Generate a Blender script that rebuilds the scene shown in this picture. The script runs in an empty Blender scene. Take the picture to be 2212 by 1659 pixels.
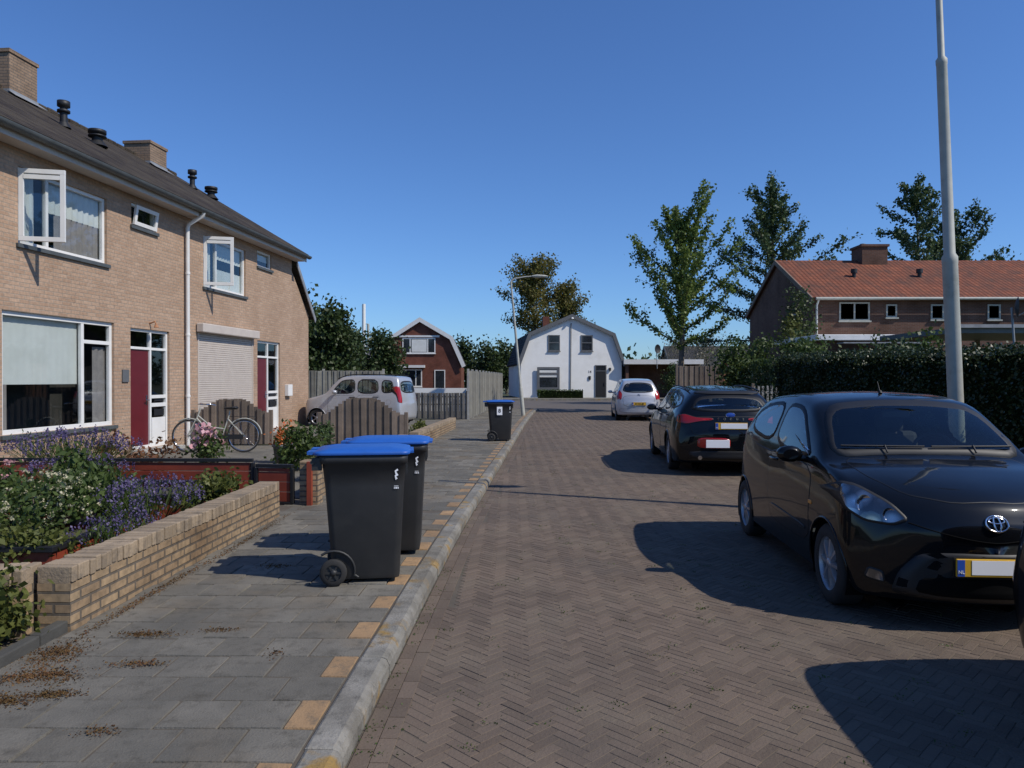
import bpy, math, random
import numpy as np
from mathutils import Vector, Matrix
from mathutils.bvhtree import BVHTree
random.seed(7); rng=np.random.default_rng(7)
scene=bpy.context.scene
COL=scene.collection
rad=math.radians

# ---------------------------------------------------------------- materials
def newmat(name):
    m=bpy.data.materials.new(name); m.use_nodes=True
    nt=m.node_tree; nt.nodes.clear()
    out=nt.nodes.new('ShaderNodeOutputMaterial')
    return m,nt,out
def L(nt,a,b): nt.links.new(a,b)
def mixc(nt,fac,a,b,mode='MIX'):
    n=nt.nodes.new('ShaderNodeMix'); n.data_type='RGBA'; n.blend_type=mode
    for i,v in ((0,fac),(6,a),(7,b)):
        if isinstance(v,(int,float)): n.inputs[i].default_value=v
        elif isinstance(v,tuple): n.inputs[i].default_value=(v[0],v[1],v[2],1)
        else: L(nt,v,n.inputs[i])
    return n.outputs[2]
def ramp(nt,src,a,b):
    n=nt.nodes.new('ShaderNodeMapRange'); n.inputs[1].default_value=a; n.inputs[2].default_value=b
    L(nt,src,n.inputs[0]); return n.outputs[0]
def mth(nt,op,a,b=None,c=None):
    n=nt.nodes.new('ShaderNodeMath'); n.operation=op
    for i,v in enumerate((a,b,c)):
        if v is None: continue
        if isinstance(v,(int,float)): n.inputs[i].default_value=v
        else: L(nt,v,n.inputs[i])
    return n.outputs[0]
def noise(nt,scale,detail=4,coord='Object',vec=None,rough=.6):
    n=nt.nodes.new('ShaderNodeTexNoise'); n.inputs['Scale'].default_value=scale; n.inputs['Detail'].default_value=detail
    n.inputs['Roughness'].default_value=rough
    if vec is None:
        tc=nt.nodes.new('ShaderNodeTexCoord'); vec=tc.outputs[coord]
    L(nt,vec,n.inputs['Vector']); return n.outputs['Fac']
def principled(nt,out,rough,metal=0,coat=0,spec=.5):
    p=nt.nodes.new('ShaderNodeBsdfPrincipled'); p.inputs['Roughness'].default_value=rough
    p.inputs['Metallic'].default_value=metal; p.inputs['Coat Weight'].default_value=coat
    p.inputs['Coat Roughness'].default_value=.04; p.inputs['Specular IOR Level'].default_value=spec
    L(nt,p.outputs[0],out.inputs[0]); return p
def bump(nt,p,h,strength,dist=.01):
    b=nt.nodes.new('ShaderNodeBump'); b.inputs['Strength'].default_value=strength; b.inputs['Distance'].default_value=dist
    L(nt,h,b.inputs['Height']); L(nt,b.outputs[0],p.inputs['Normal'])
def mat(name,c1,c2=None,rough=.6,metal=0,ns=4,island=0,bmp=0,bs=40,coat=0,spec=.5,c3=None,n3=1.0,t3=(.55,.7),c4=None,n4=9,t4=(.6,.75),c5=None,n5=.6,t5=(.5,.7)):
    m,nt,out=newmat(name); p=principled(nt,out,rough,metal,coat,spec)
    if c2 is None: c2=tuple(x*.8 for x in c1)
    f=ramp(nt,noise(nt,ns),.32,.68)
    col=mixc(nt,f,c1,c2)
    if island:
        g=nt.nodes.new('ShaderNodeNewGeometry')
        v=nt.nodes.new('ShaderNodeMapRange'); L(nt,g.outputs['Random Per Island'],v.inputs[0])
        v.inputs[3].default_value=1-island; v.inputs[4].default_value=1+island
        vm=nt.nodes.new('ShaderNodeVectorMath'); vm.operation='SCALE'; L(nt,col,vm.inputs[0]); L(nt,v.outputs[0],vm.inputs['Scale'])
        col=vm.outputs[0]
    if c3 is not None:
        f3=ramp(nt,noise(nt,n3,6),t3[0],t3[1]); col=mixc(nt,f3,col,c3)
    if c5 is not None:
        f5=ramp(nt,noise(nt,n5,7,rough=.65),t5[0],t5[1]); col=mixc(nt,f5,col,c5)
    if c4 is not None:
        f4=ramp(nt,noise(nt,n4,8,rough=.75),t4[0],t4[1]); col=mixc(nt,f4,col,c4)
    L(nt,col,p.inputs['Base Color'])
    if bmp: bump(nt,p,noise(nt,bs,5),bmp)
    return m
def brickmat(name,c1,c2,mortar,bw=.22,rh=.0675,ms=.008,rot=0,dirt=.35,bmp=.5,rough=.85,offset=.5,stain=(.5,.45,.4)):
    m,nt,out=newmat(name); p=principled(nt,out,rough,0,0,.3)
    tc=nt.nodes.new('ShaderNodeTexCoord'); mp=nt.nodes.new('ShaderNodeMapping'); mp.inputs['Rotation'].default_value=(0,0,rot)
    L(nt,tc.outputs['UV'],mp.inputs[0])
    b=nt.nodes.new('ShaderNodeTexBrick'); L(nt,mp.outputs[0],b.inputs['Vector'])
    b.inputs['Scale'].default_value=1; b.inputs['Brick Width'].default_value=bw; b.inputs['Row Height'].default_value=rh
    b.inputs['Mortar Size'].default_value=ms; b.inputs['Mortar Smooth'].default_value=.3; b.offset=offset
    b.inputs['Color1'].default_value=(*c1,1); b.inputs['Color2'].default_value=(*c2,1); b.inputs['Mortar'].default_value=(*mortar,1)
    b.inputs['Bias'].default_value=-.1
    f=ramp(nt,noise(nt,.9,6),.35,.75)
    col=mixc(nt,f,b.outputs['Color'],mixc(nt,1.0,b.outputs['Color'],stain,'MULTIPLY'))
    col=mixc(nt,dirt,col,mixc(nt,1.0,col,mixc(nt,ramp(nt,noise(nt,18,3),.3,.7),(1.3,1.25,1.2),(.6,.6,.6)),'MULTIPLY'))
    L(nt,col,p.inputs['Base Color'])
    bump(nt,p,mth(nt,'SUBTRACT',1.0,b.outputs['Fac']),bmp,.01)
    return m
def pantile(name,c1,c2,c3,rot=0,cw=.24,rh=.3,bs=.8):
    m,nt,out=newmat(name); p=principled(nt,out,.9,0,0,.2)
    tc=nt.nodes.new('ShaderNodeTexCoord'); mp=nt.nodes.new('ShaderNodeMapping'); mp.inputs['Rotation'].default_value=(0,0,rot)
    L(nt,tc.outputs['UV'],mp.inputs[0])
    b=nt.nodes.new('ShaderNodeTexBrick'); L(nt,mp.outputs[0],b.inputs['Vector']); b.offset=0
    b.inputs['Scale'].default_value=1; b.inputs['Brick Width'].default_value=cw; b.inputs['Row Height'].default_value=rh
    b.inputs['Mortar Size'].default_value=.014; b.inputs['Mortar Smooth'].default_value=.6
    b.inputs['Color1'].default_value=(*c1,1); b.inputs['Color2'].default_value=(*c2,1); b.inputs['Mortar'].default_value=tuple(x*.35 for x in c1)+(1,)
    f=ramp(nt,noise(nt,1.3,8,rough=.7),.40,.66)
    col=mixc(nt,f,b.outputs['Color'],c3)
    L(nt,col,p.inputs['Base Color'])
    s=nt.nodes.new('ShaderNodeSeparateXYZ'); L(nt,mp.outputs[0],s.inputs[0])
    sn=mth(nt,'SINE',mth(nt,'MULTIPLY',s.outputs[0],2*math.pi/cw))
    bump(nt,p,mth(nt,'SUBTRACT',sn,mth(nt,'MULTIPLY',b.outputs['Fac'],2.0)),bs,.02)
    return m
def leafmat(name,c1,c2,trans=.3,rough=.5):
    m,nt,out=newmat(name)
    g=nt.nodes.new('ShaderNodeNewGeometry')
    col=mixc(nt,g.outputs['Random Per Island'],c1,c2)
    col=mixc(nt,ramp(nt,noise(nt,1.5,3),.35,.7),col,mixc(nt,1.0,col,(.55,.6,.5),'MULTIPLY'))
    p=nt.nodes.new('ShaderNodeBsdfPrincipled'); p.inputs['Roughness'].default_value=rough; p.inputs['Specular IOR Level'].default_value=.3
    L(nt,col,p.inputs['Base Color'])
    t=nt.nodes.new('ShaderNodeBsdfTranslucent'); L(nt,col,t.inputs[0])
    x=nt.nodes.new('ShaderNodeMixShader'); x.inputs[0].default_value=trans; L(nt,p.outputs[0],x.inputs[1]); L(nt,t.outputs[0],x.inputs[2])
    L(nt,x.outputs[0],out.inputs[0]); return m
def glassmat(name,tint,base=.04,rough=.02):
    m,nt,out=newmat(name)
    g0=nt.nodes.new('ShaderNodeNewGeometry'); dt=nt.nodes.new('ShaderNodeVectorMath'); dt.operation='DOT_PRODUCT'
    L(nt,g0.outputs['Normal'],dt.inputs[0]); L(nt,g0.outputs['Incoming'],dt.inputs[1])
    c=mth(nt,'ABSOLUTE',dt.outputs['Value']); k=mth(nt,'POWER',mth(nt,'SUBTRACT',1.0,c),4.5)
    fac=mth(nt,'MULTIPLY_ADD',k,1-base,base)
    t=nt.nodes.new('ShaderNodeBsdfTransparent'); t.inputs[0].default_value=(*tint,1)
    g=nt.nodes.new('ShaderNodeBsdfGlossy'); g.inputs['Roughness'].default_value=rough; g.inputs[0].default_value=(.9,.95,1,1)
    x=nt.nodes.new('ShaderNodeMixShader'); L(nt,fac,x.inputs[0]); L(nt,t.outputs[0],x.inputs[1]); L(nt,g.outputs[0],x.inputs[2])
    L(nt,x.outputs[0],out.inputs[0]); return m

M={}
M['brick_y']=brickmat('sand_brick',(.385,.255,.172),(.465,.322,.225),(.33,.27,.21),stain=(.80,.78,.76),dirt=.5)
M['brick_wall']=brickmat('garden_brick',(.31,.225,.14),(.40,.30,.185),(.15,.13,.105),bw=.21,rh=.065,ms=.01,bmp=.9,stain=(.55,.5,.46),dirt=.8)
M['brick_r']=brickmat('red_brick',(.17,.05,.03),(.22,.07,.042),(.16,.12,.10))
M['brick_d']=brickmat('brown_brick',(.13,.062,.042),(.17,.085,.058),(.15,.13,.11))
M['chim']=brickmat('chimney_brick',(.27,.19,.13),(.33,.23,.155),(.15,.13,.11),stain=(.45,.42,.4))
M['roof_d']=pantile('dark_roof_tiles',(.027,.021,.018),(.042,.033,.027),(.07,.058,.043),rot=rad(90))
M['roof_k']=pantile('black_roof_tiles',(.03,.03,.032),(.04,.04,.042),(.05,.05,.05),rot=rad(90))
M['roof_o']=pantile('orange_roof_tiles',(.185,.062,.035),(.235,.082,.044),(.10,.05,.036),rot=rad(90),cw=.22,rh=.32,bs=.45)
M['stucco']=mat('white_stucco',(.84,.83,.79),(.78,.77,.73),.9,ns=1.5,bmp=.15,bs=60,c3=(.66,.65,.60),n3=.5,t3=(.55,.8))
M['white']=mat('white_paint',(.74,.73,.70),(.66,.65,.62),.45,ns=3)
M['cream']=mat('cream_shutter',(.52,.46,.40),(.47,.41,.36),.5)
M['grey']=mat('grey_paint',(.12,.125,.13),None,.6)
M['lgrey']=mat('light_grey_metal',(.40,.40,.35),(.33,.33,.29),.6,.0,ns=6,c4=(.22,.24,.18),n4=3,t4=(.55,.8))
M['zinc']=mat('zinc',(.12,.13,.13),(.08,.09,.09),.55,.3)
M['lead']=mat('lead_flashing',(.3,.31,.32),(.2,.21,.22),.6,.2)
M['black']=mat('black_plastic',(.012,.012,.013),None,.55)
M['dark']=mat('dark_void',(.006,.006,.006),None,.95,spec=.1)
M['room']=mat('room_interior',(.05,.045,.04),(.03,.028,.025),.9)
M['maroon']=mat('maroon_door_paint',(.12,.013,.018),(.10,.011,.015),.38)
M['curtain']=mat('lace_curtain',(.72,.72,.68),(.62,.62,.58),.9,ns=2)
M['curtain2']=mat('grey_curtain',(.32,.28,.26),(.24,.21,.2),.9,ns=8)
M['glass']=glassmat('window_glass',(.80,.84,.84),.07)
M['carglass']=glassmat('car_glass',(.62,.70,.68),.07)
M['dglass']=mat('distant_window_glass',(.03,.035,.045),(.015,.018,.02),.08,spec=.8)
M['wood']=mat('weathered_wood',(.215,.165,.125),(.14,.11,.085),.9,ns=3,island=.3,bmp=.3,bs=20)
M['wood_g']=mat('grey_fence_wood',(.19,.17,.145),(.13,.12,.10),.9,ns=3,island=.25,bmp=.3,bs=20)
M['wood_l']=mat('pale_fence_wood',(.27,.26,.22),(.20,.19,.165),.9,ns=3,island=.25,bmp=.3,bs=20)
M['wood_o']=mat('orange_wood',(.36,.17,.08),(.26,.12,.06),.8,ns=3,island=.25)
M['redwood']=mat('red_stained_wood',(.26,.045,.018),(.17,.028,.013),.6,ns=3,bmp=.1)
M['conc']=mat('concrete_post',(.40,.39,.35),(.28,.27,.25),.9,ns=5,bmp=.2)
M['dconc']=mat('dark_concrete_edging',(.07,.068,.06),(.045,.044,.04),.95,ns=5,bmp=.4)
M['roadbrick']=mat('road_clay_brick',(.146,.110,.083),(.112,.087,.068),.87,ns=.7,island=.16,bmp=.5,bs=60,c3=(.160,.130,.098),n3=1.6,t3=(.48,.8),c4=(.185,.155,.112),n4=14,t4=(.58,.8),c5=(.092,.076,.064),n5=.45,t5=(.52,.72),spec=.25)
M['roadbase']=mat('road_joint_sand',(.105,.086,.064),(.078,.065,.05),.95,ns=8,bmp=.3,bs=80,c3=(.085,.082,.048),n3=3,t3=(.58,.75),c4=(.17,.145,.10),n4=16,t4=(.58,.75))
M['tile']=mat('pavement_tile',(.180,.166,.138),(.138,.128,.108),.9,ns=2.4,island=.20,bmp=.6,bs=90,c3=(.165,.13,.088),n3=1.3,t3=(.52,.74),c4=(.085,.078,.064),n4=9,t4=(.50,.70),c5=(.105,.10,.086),n5=.8,t5=(.46,.68),spec=.25)
M['ochre']=mat('ochre_tile',(.34,.215,.11),(.26,.165,.085),.9,ns=6,island=.15,bmp=.5,bs=90,c4=(.14,.11,.075),n4=12,t4=(.50,.72))
M['kerb']=mat('kerb_concrete',(.25,.235,.205),(.165,.158,.135),.9,ns=5,island=.12,bmp=.7,bs=70,c3=(.27,.17,.05),n3=4.5,t3=(.54,.64),c4=(.085,.08,.068),n4=11,t4=(.52,.70),c5=(.13,.12,.10),n5=1.7,t5=(.46,.63))
M['soil']=mat('garden_soil',(.075,.06,.04),(.05,.06,.025),.95,ns=2,bmp=.6,bs=20)
M['grassg']=mat('grass_ground',(.07,.085,.03),(.09,.085,.045),.95,ns=1.2,bmp=.5,bs=30)
M['asph']=mat('crossroad_asphalt',(.12,.10,.085),(.09,.078,.068),.9,ns=2,bmp=.3,bs=60)
M['binbody']=mat('dark_grey_bin_plastic',(.018,.019,.020),(.026,.026,.026),.55,ns=6,bmp=.06,bs=120,c3=(.035,.035,.033),n3=4,t3=(.55,.8))
M['binblue']=mat('blue_bin_lid_plastic',(.018,.11,.44),(.015,.09,.36),.45,ns=4)
M['paintk']=mat('black_car_paint',(.003,.0035,.0045),(.004,.0045,.0055),.35,0,coat=.75,spec=.06)
M['paints']=mat('silver_car_paint',(.46,.47,.49),(.44,.45,.47),.38,.35,coat=.8)
M['tyre']=mat('tyre_rubber',(.018,.018,.018),(.026,.025,.024),.85)
M['alloy']=mat('alloy_rim',(.42,.42,.44),(.34,.34,.36),.4,.6)
M['chrome']=mat('chrome',(.7,.7,.72),None,.12,1)
M['seat']=mat('seat_fabric',(.07,.07,.075),(.045,.045,.05),.9)
M['red']=mat('red_lens',(.38,.01,.008),(.28,.008,.006),.15,coat=.6)
M['amber']=mat('amber_lens',(.7,.25,.03),None,.2)
M['plate']=mat('yellow_plate',(.72,.42,.03),None,.5)
M['pwhite']=mat('blank_white_panel',(.92,.92,.92),(.9,.9,.9),.5)
M['pblue']=mat('plate_blue',(.02,.09,.45),None,.5)
M['bark']=mat('bark',(.14,.115,.09),(.08,.065,.05),.95,ns=5,bmp=.6,bs=20)
M['leaf_g']=leafmat('ginkgo_leaf',(.11,.16,.035),(.20,.26,.06),.35)
M['leaf_d']=leafmat('dark_leaf',(.035,.06,.02),(.07,.10,.03),.25)
M['leaf_c']=leafmat('conifer_leaf',(.055,.095,.042),(.11,.155,.057),.28)
M['leaf_y']=leafmat('autumn_leaf',(.14,.15,.035),(.22,.17,.05),.4)
M['leaf_h']=leafmat('hedge_leaf',(.022,.036,.014),(.05,.072,.022),.15,.4)
M['leaf_l']=leafmat('light_leaf',(.09,.11,.025),(.16,.17,.045),.3)
M['leaf_m']=leafmat('garden_leaf',(.05,.085,.022),(.11,.15,.04),.3)
M['leaf_r']=leafmat('reddish_leaf',(.16,.06,.03),(.22,.11,.05),.3)
M['leaf_b']=leafmat('pale_bare_leaf',(.2,.19,.14),(.26,.23,.17),.3)
M['lav']=leafmat('lavender_flower',(.10,.075,.18),(.18,.14,.28),.2)
M['fl_w']=leafmat('cream_flower',(.48,.44,.29),(.62,.56,.40),.2)
M['fl_p']=leafmat('pink_flower',(.6,.25,.29),(.68,.42,.43),.2)
M['fl_o']=leafmat('orange_flower',(.6,.12,.03),(.65,.22,.06),.2)
M['moss']=leafmat('moss_sedum',(.10,.042,.02),(.16,.095,.035),.1,.9)
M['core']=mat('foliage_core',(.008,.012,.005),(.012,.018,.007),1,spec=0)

# ---------------------------------------------------------------- mesh helpers
def link(o,parent=None):
    COL.objects.link(o)
    if parent is not None: o.parent=parent
    return o
def empty(name,loc,rz=0,label=None,cat=None,group=None,parent=None):
    o=bpy.data.objects.new(name,None); o.location=loc; o.rotation_euler=(0,0,rz); o.empty_display_size=.2
    link(o,parent)
    if label: o["label"]=label
    if cat: o["category"]=cat
    if group: o["group"]=group
    return o
def tag(o,label=None,cat=None,group=None,kind=None):
    if label: o["label"]=label
    if cat: o["category"]=cat
    if group: o["group"]=group
    if kind: o["kind"]=kind
    return o
class MB:
    def __init__(s): s.v=[];s.f=[];s.m=[];s.s=[]
    def add(s,vs,fs,mi=0,sm=False):
        o=len(s.v); s.v+= [tuple(p) for p in vs]
        for f in fs:
            s.f.append(tuple(i+o for i in f)); s.m.append(mi); s.s.append(sm)
    def box(s,c,d,mi=0,rz=0,Mx=None,taper=1):
        x,y,z=[k/2 for k in d]; vs=[]
        for sz in (-1,1):
            t=taper if sz>0 else 1
            for sx,sy in ((-1,-1),(1,-1),(1,1),(-1,1)):
                p=Vector((sx*x*t,sy*y*t,sz*z))
                if Mx is not None: p=Mx@p
                elif rz: p=Matrix.Rotation(rz,3,'Z')@p
                vs.append(p+Vector(c))
        s.add(vs,[(3,2,1,0),(4,5,6,7),(0,1,5,4),(1,2,6,5),(2,3,7,6),(3,0,4,7)],mi)
    def bb(s,x0,x1,y0,y1,z0,z1,mi=0): s.box(((x0+x1)/2,(y0+y1)/2,(z0+z1)/2),(abs(x1-x0),abs(y1-y0),abs(z1-z0)),mi)
    def tube(s,pts,rs,seg=8,mi=0,caps=True,closed=False):
        pts=[Vector(p) for p in pts]; n=len(pts)
        if not isinstance(rs,(list,tuple)): rs=[rs]*n
        vs=[];fs=[]
        ref=None
        for i,p in enumerate(pts):
            if closed: d=pts[(i+1)%n]-pts[i-1]
            else: d=pts[min(i+1,n-1)]-pts[max(i-1,0)]
            if d.length<1e-9: d=Vector((0,0,1))
            d.normalize()
            if ref is None: ref=Vector((0,0,1)) if abs(d.z)<.9 else Vector((1,0,0))
            a=d.cross(ref)
            if a.length<1e-4: a=d.orthogonal()
            a.normalize(); b=a.cross(d); ref=b
            for k in range(seg):
                t=2*math.pi*k/seg; vs.append(p+(a*math.cos(t)+b*math.sin(t))*rs[i])
        m=n if closed else n-1
        for i in range(m):
            j=(i+1)%n
            for k in range(seg):
                k2=(k+1)%seg; fs.append((i*seg+k,i*seg+k2,j*seg+k2,j*seg+k))
        s.add(vs,fs,mi,True)
        if caps and not closed:
            s.add(vs[:seg],[tuple(range(seg))],mi); s.add(vs[-seg:],[tuple(range(seg))],mi)
    def cyl(s,p0,p1,r0,r1=None,seg=12,mi=0): s.tube([p0,p1],[r0,r0 if r1 is None else r1],seg,mi)
    def lathe(s,prof,c,axis='Z',seg=24,mi=0,a0=0,a1=2*math.pi):
        full=abs(a1-a0-2*math.pi)<1e-6; n=seg if full else seg+1
        vs=[];fs=[]
        for r,h in prof:
            for k in range(n):
                t=a0+(a1-a0)*k/seg; a,b=r*math.cos(t),r*math.sin(t)
                p=(a,b,h) if axis=='Z' else ((h,a,b) if axis=='X' else (a,h,b))
                vs.append((p[0]+c[0],p[1]+c[1],p[2]+c[2]))
        for i in range(len(prof)-1):
            for k in range(seg):
                k2=(k+1)%n; fs.append((i*n+k,i*n+k2,(i+1)*n+k2,(i+1)*n+k))
        s.add(vs,fs,mi,True)
    def loft(s,secs,mi=0,sm=True,cap=True):
        n=len(secs[0]); vs=[p for q in secs for p in q]; fs=[]
        for i in range(len(secs)-1):
            for k in range(n):
                k2=(k+1)%n; fs.append((i*n+k,i*n+k2,(i+1)*n+k2,(i+1)*n+k))
        s.add(vs,fs,mi,sm)
        if cap: s.add(secs[0],[tuple(range(n))],mi); s.add(secs[-1],[tuple(range(n))],mi)
    def obj(s,name,mats,parent=None,bevel=0,loc=None,rot=None):
        me=bpy.data.meshes.new(name); me.from_pydata(s.v,[],s.f)
        for m in mats: me.materials.append(m)
        me.polygons.foreach_set('material_index',s.m); me.polygons.foreach_set('use_smooth',s.s)
        me.update()
        uv=me.uv_layers.new(name='UVMap')
        n=len(me.loops); vi=np.zeros(n,int); me.loops.foreach_get('vertex_index',vi)
        co=np.array(s.v,float).reshape(-1,3)[vi]
        no=np.zeros(len(me.polygons)*3); me.polygons.foreach_get('normal',no); no=np.abs(no.reshape(-1,3))
        lt=np.zeros(len(me.polygons),int); me.polygons.foreach_get('loop_total',lt)
        no=np.repeat(no,lt,axis=0)
        U=np.where((no[:,2]>.55)[:,None],co[:,[0,1]],np.where((no[:,0]>no[:,1])[:,None],co[:,[1,2]],co[:,[0,2]]))
        uv.data.foreach_set('uv',U.astype(np.float32).ravel())
        o=bpy.data.objects.new(name,me); link(o,parent)
        if loc is not None: o.location=loc
        if rot is not None: o.rotation_euler=rot
        if bevel:
            b=o.modifiers.new('bevel','BEVEL'); b.width=bevel; b.segments=2; b.limit_method='ANGLE'; b.angle_limit=rad(40)
        return o
def np_obj(name,V,F,mats,parent=None,mi=None,smooth=False):
    me=bpy.data.meshes.new(name); me.from_pydata(V.tolist(),[],F.tolist())
    for m in mats: me.materials.append(m)
    if mi is not None: me.polygons.foreach_set('material_index',mi)
    me.update(); o=bpy.data.objects.new(name,me); link(o,parent); return o
def leafquads(C,size,aspect=.6,vert=0):
    C=np.asarray(C,float); n=len(C)
    a=rng.normal(size=(n,3)); a[:,2]*=(1+vert*3); a/=np.linalg.norm(a,axis=1)[:,None]
    b=np.cross(a,rng.normal(size=(n,3))); b/=np.linalg.norm(b,axis=1)[:,None]
    sz=(size*rng.uniform(.6,1.3,n))[:,None]
    V=np.stack([C-a*sz*.5,C+b*sz*.5*aspect,C+a*sz*.5,C-b*sz*.5*aspect],1).reshape(-1,3)
    F=np.arange(n*4).reshape(-1,4); return V,F
def text(s,size,mt,parent,loc,rot,name='lettering',bold=False):
    cu=bpy.data.curves.new('t','FONT'); cu.body=s; cu.size=size; cu.extrude=.0015; cu.align_x='CENTER'; cu.align_y='CENTER'
    if bold: cu.offset=size*.02
    ob=bpy.data.objects.new('t',cu); COL.objects.link(ob); bpy.context.view_layer.update()
    me=bpy.data.meshes.new_from_object(ob.evaluated_get(bpy.context.evaluated_depsgraph_get()))
    bpy.data.objects.remove(ob); me.materials.clear(); me.materials.append(mt)
    o=bpy.data.objects.new(name,me); link(o,parent); o.location=loc; o.rotation_euler=rot; return o

def pchip(xs,Y,x):
    xs=np.array(xs,float);Y=np.array(Y,float); x=np.asarray(x,float)
    one=Y.ndim==1
    if one: Y=Y[:,None]
    n=len(xs); h=np.diff(xs); d=np.diff(Y,axis=0)/h[:,None]; m=np.zeros_like(Y)
    for i in range(1,n-1):
        w1=2*h[i]+h[i-1]; w2=h[i]+2*h[i-1]; ok=d[i-1]*d[i]>1e-12
        a=np.where(ok,d[i-1],1); b=np.where(ok,d[i],1); m[i]=np.where(ok,(w1+w2)/(w1/a+w2/b),0)
    m[0]=d[0]; m[-1]=d[-1]
    i=np.clip(np.searchsorted(xs,x)-1,0,n-2); t=((x-xs[i])/h[i])[...,None]; hh=h[i][...,None]
    r=(2*t**3-3*t**2+1)*Y[i]+(t**3-2*t**2+t)*hh*m[i]+(-2*t**3+3*t**2)*Y[i+1]+(t**3-t**2)*hh*m[i+1]
    return r[...,0] if one else r

# ---------------------------------------------------------------- ground, road, pavement
KY=[-6,0,3.05,4.41,7.11,10.67,18.3,28.4,36.0,38.2]
KX=[-.80,-.74,-.688,-.651,-.56,-.373,.046,.604,1.12,1.3]
def kx(y): return float(pchip(KY,KX,np.array([y]))[0])
RY=[-6,0,7,13,20,30,38.2]; RX=[4.1,4.15,4.32,4.75,5.35,6.2,6.9]
def rx(y): return float(pchip(RY,RX,np.array([y]))[0])
def sheet(name,poly,z,m):
    b=MB(); b.add([(x,y,z) for x,y in poly],[tuple(range(len(poly)))]); o=b.obj(name,[m]); o["kind"]="structure"; return o
sheet('ground',[(-400,-60),(400,-60),(400,600),(-400,600)],-.05,M['grassg'])
sheet('crossing_road',[(-60,38.3),(70,38.3),(70,57),(-60,57)],-.004,M['asph'])
ys=list(np.linspace(-6,38.2,60))
sheet('road_bed',[(kx(y),y) for y in ys]+[(rx(y),y) for y in reversed(ys)],-.0022,M['roadbase'])
def bricks(items,top,depth=.012,bev=.006,jit=.0015):
    it=np.array(items,float); n=len(it)
    cx,cy,an,l,w=it.T[:5]
    c,s=np.cos(an),np.sin(an); V=np.zeros((n,8,3))
    zt=top+rng.normal(size=n)*jit
    if it.shape[1]>5: zt=zt+it[:,5]
    for k,(sx,sy) in enumerate(((-1,-1),(1,-1),(1,1),(-1,1))):
        for lev,ins in ((0,0),(1,bev)):
            px=sx*(l/2-ins); py=sy*(w/2-ins)
            V[:,lev*4+k,0]=cx+px*c-py*s; V[:,lev*4+k,1]=cy+px*s+py*c
            V[:,lev*4+k,2]=(zt+rng.normal(size=n)*jit*.6) if lev else top-depth
    f=np.array([(4,5,6,7),(0,1,5,4),(1,2,6,5),(2,3,7,6),(3,0,4,7)])
    F=(f[None]+np.arange(n)[:,None,None]*8).reshape(-1,4)
    return V.reshape(-1,3),F
w=.056; n3=3; items=[]; g=.002
r45=math.cos(rad(45))
jj,kk=np.meshgrid(np.arange(-1050,1050),np.arange(-85,85),indexing='ij'); jj=jj.ravel().astype(float);kk=kk.ravel().astype(float)
ax=jj+kk*n3; ay=jj-kk*n3
kyy=np.linspace(0,38,200); kxx=pchip(KY,KX,kyy); rxx=pchip(RY,RX,kyy)
for (ox,oy,an) in ((n3/2,.5,0),(n3+.5,1-n3/2,math.pi/2)):
    bx=ax+ox; by=ay+oy; X=(bx-by)*r45*w+2; Y=(bx+by)*r45*w+16
    ok=(Y>1.6)&(Y<36)&(X>np.interp(Y,kyy,kxx)+.17)&(X<np.interp(Y,kyy,rxx)-.12)
    X=X[ok];Y=Y[ok];n=len(X)
    items.append(np.stack([X+rng.normal(0,.001,n),Y+rng.normal(0,.001,n),an+rad(45)+rng.normal(0,.008,n),np.full(n,n3*w-g),np.full(n,w-g),np.zeros(n)],1))
bl=[]
for r in range(2):
    y=1.0+r*.1
    while y<36:
        sl=(kx(y+.1)-kx(y-.1))/.2
        bl.append((kx(y)+.05+r*.083,y,math.atan2(1,sl)+rng.normal()*.01,.205,.081,.004)); y+=.208
items=np.vstack(items+[np.array(bl)])
V,F=bricks(items,0.0,.0032,.0022,.0006); o=np_obj('road',V,F,[M['roadbrick']]); o["kind"]="structure"
TW=.28
items=[];och=[]
row=0; y=-2.0
while y<37.5:
    x1=kx(y)-.165; half=row%2
    cx=x1; edge=-2.56 if y<9 else (-2.56+.035*(y-9))
    sl=(kx(y+.2)-kx(y-.2))/.4; an=-math.atan(sl)
    if half:
        och.append((cx-TW/4,y,an,TW/2-.006,TW-.006)); cx-=TW/2
    while cx-TW>edge-TW*.8:
        items.append((cx-TW/2+rng.normal()*.0012,y+rng.normal()*.001,an+rng.normal()*.005,TW-.006,TW-.006)); cx-=TW
    row+=1; y+=TW
V,F=bricks(items,.098,.010,.004,.0026); V2,F2=bricks(och,.098,.010,.004,.002)
mi=[0]*len(F)+[1]*len(F2)
o=np_obj('pavement',np.vstack([V,V2]),np.vstack([F,F2+len(V)]),[M['tile'],M['ochre']],mi=mi); o["kind"]="structure"
ys2=list(np.linspace(-6,38.0,50))
sheet('pavement_bed',[(-2.9,-6)]+[(kx(y)-.08,y) for y in ys2]+[(-2.9,38.0)],.0915,M['roadbase'])
sheet('garden_ground',[(-60,-6),(-2.9,-6),(-2.9,38.0),(-60,38.0)],.083,M['soil'])
sheet('driveway',[(-9,17.3),(-2.4,17.3),(-1.7,27.6),(-9,27.6)],.0965,M['tile'])
sheet('garden_path',[(-7.2,9.4),(-2.4,9.4),(-2.6,16.9),(-7.2,16.9)],.0955,M['tile'])
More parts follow.
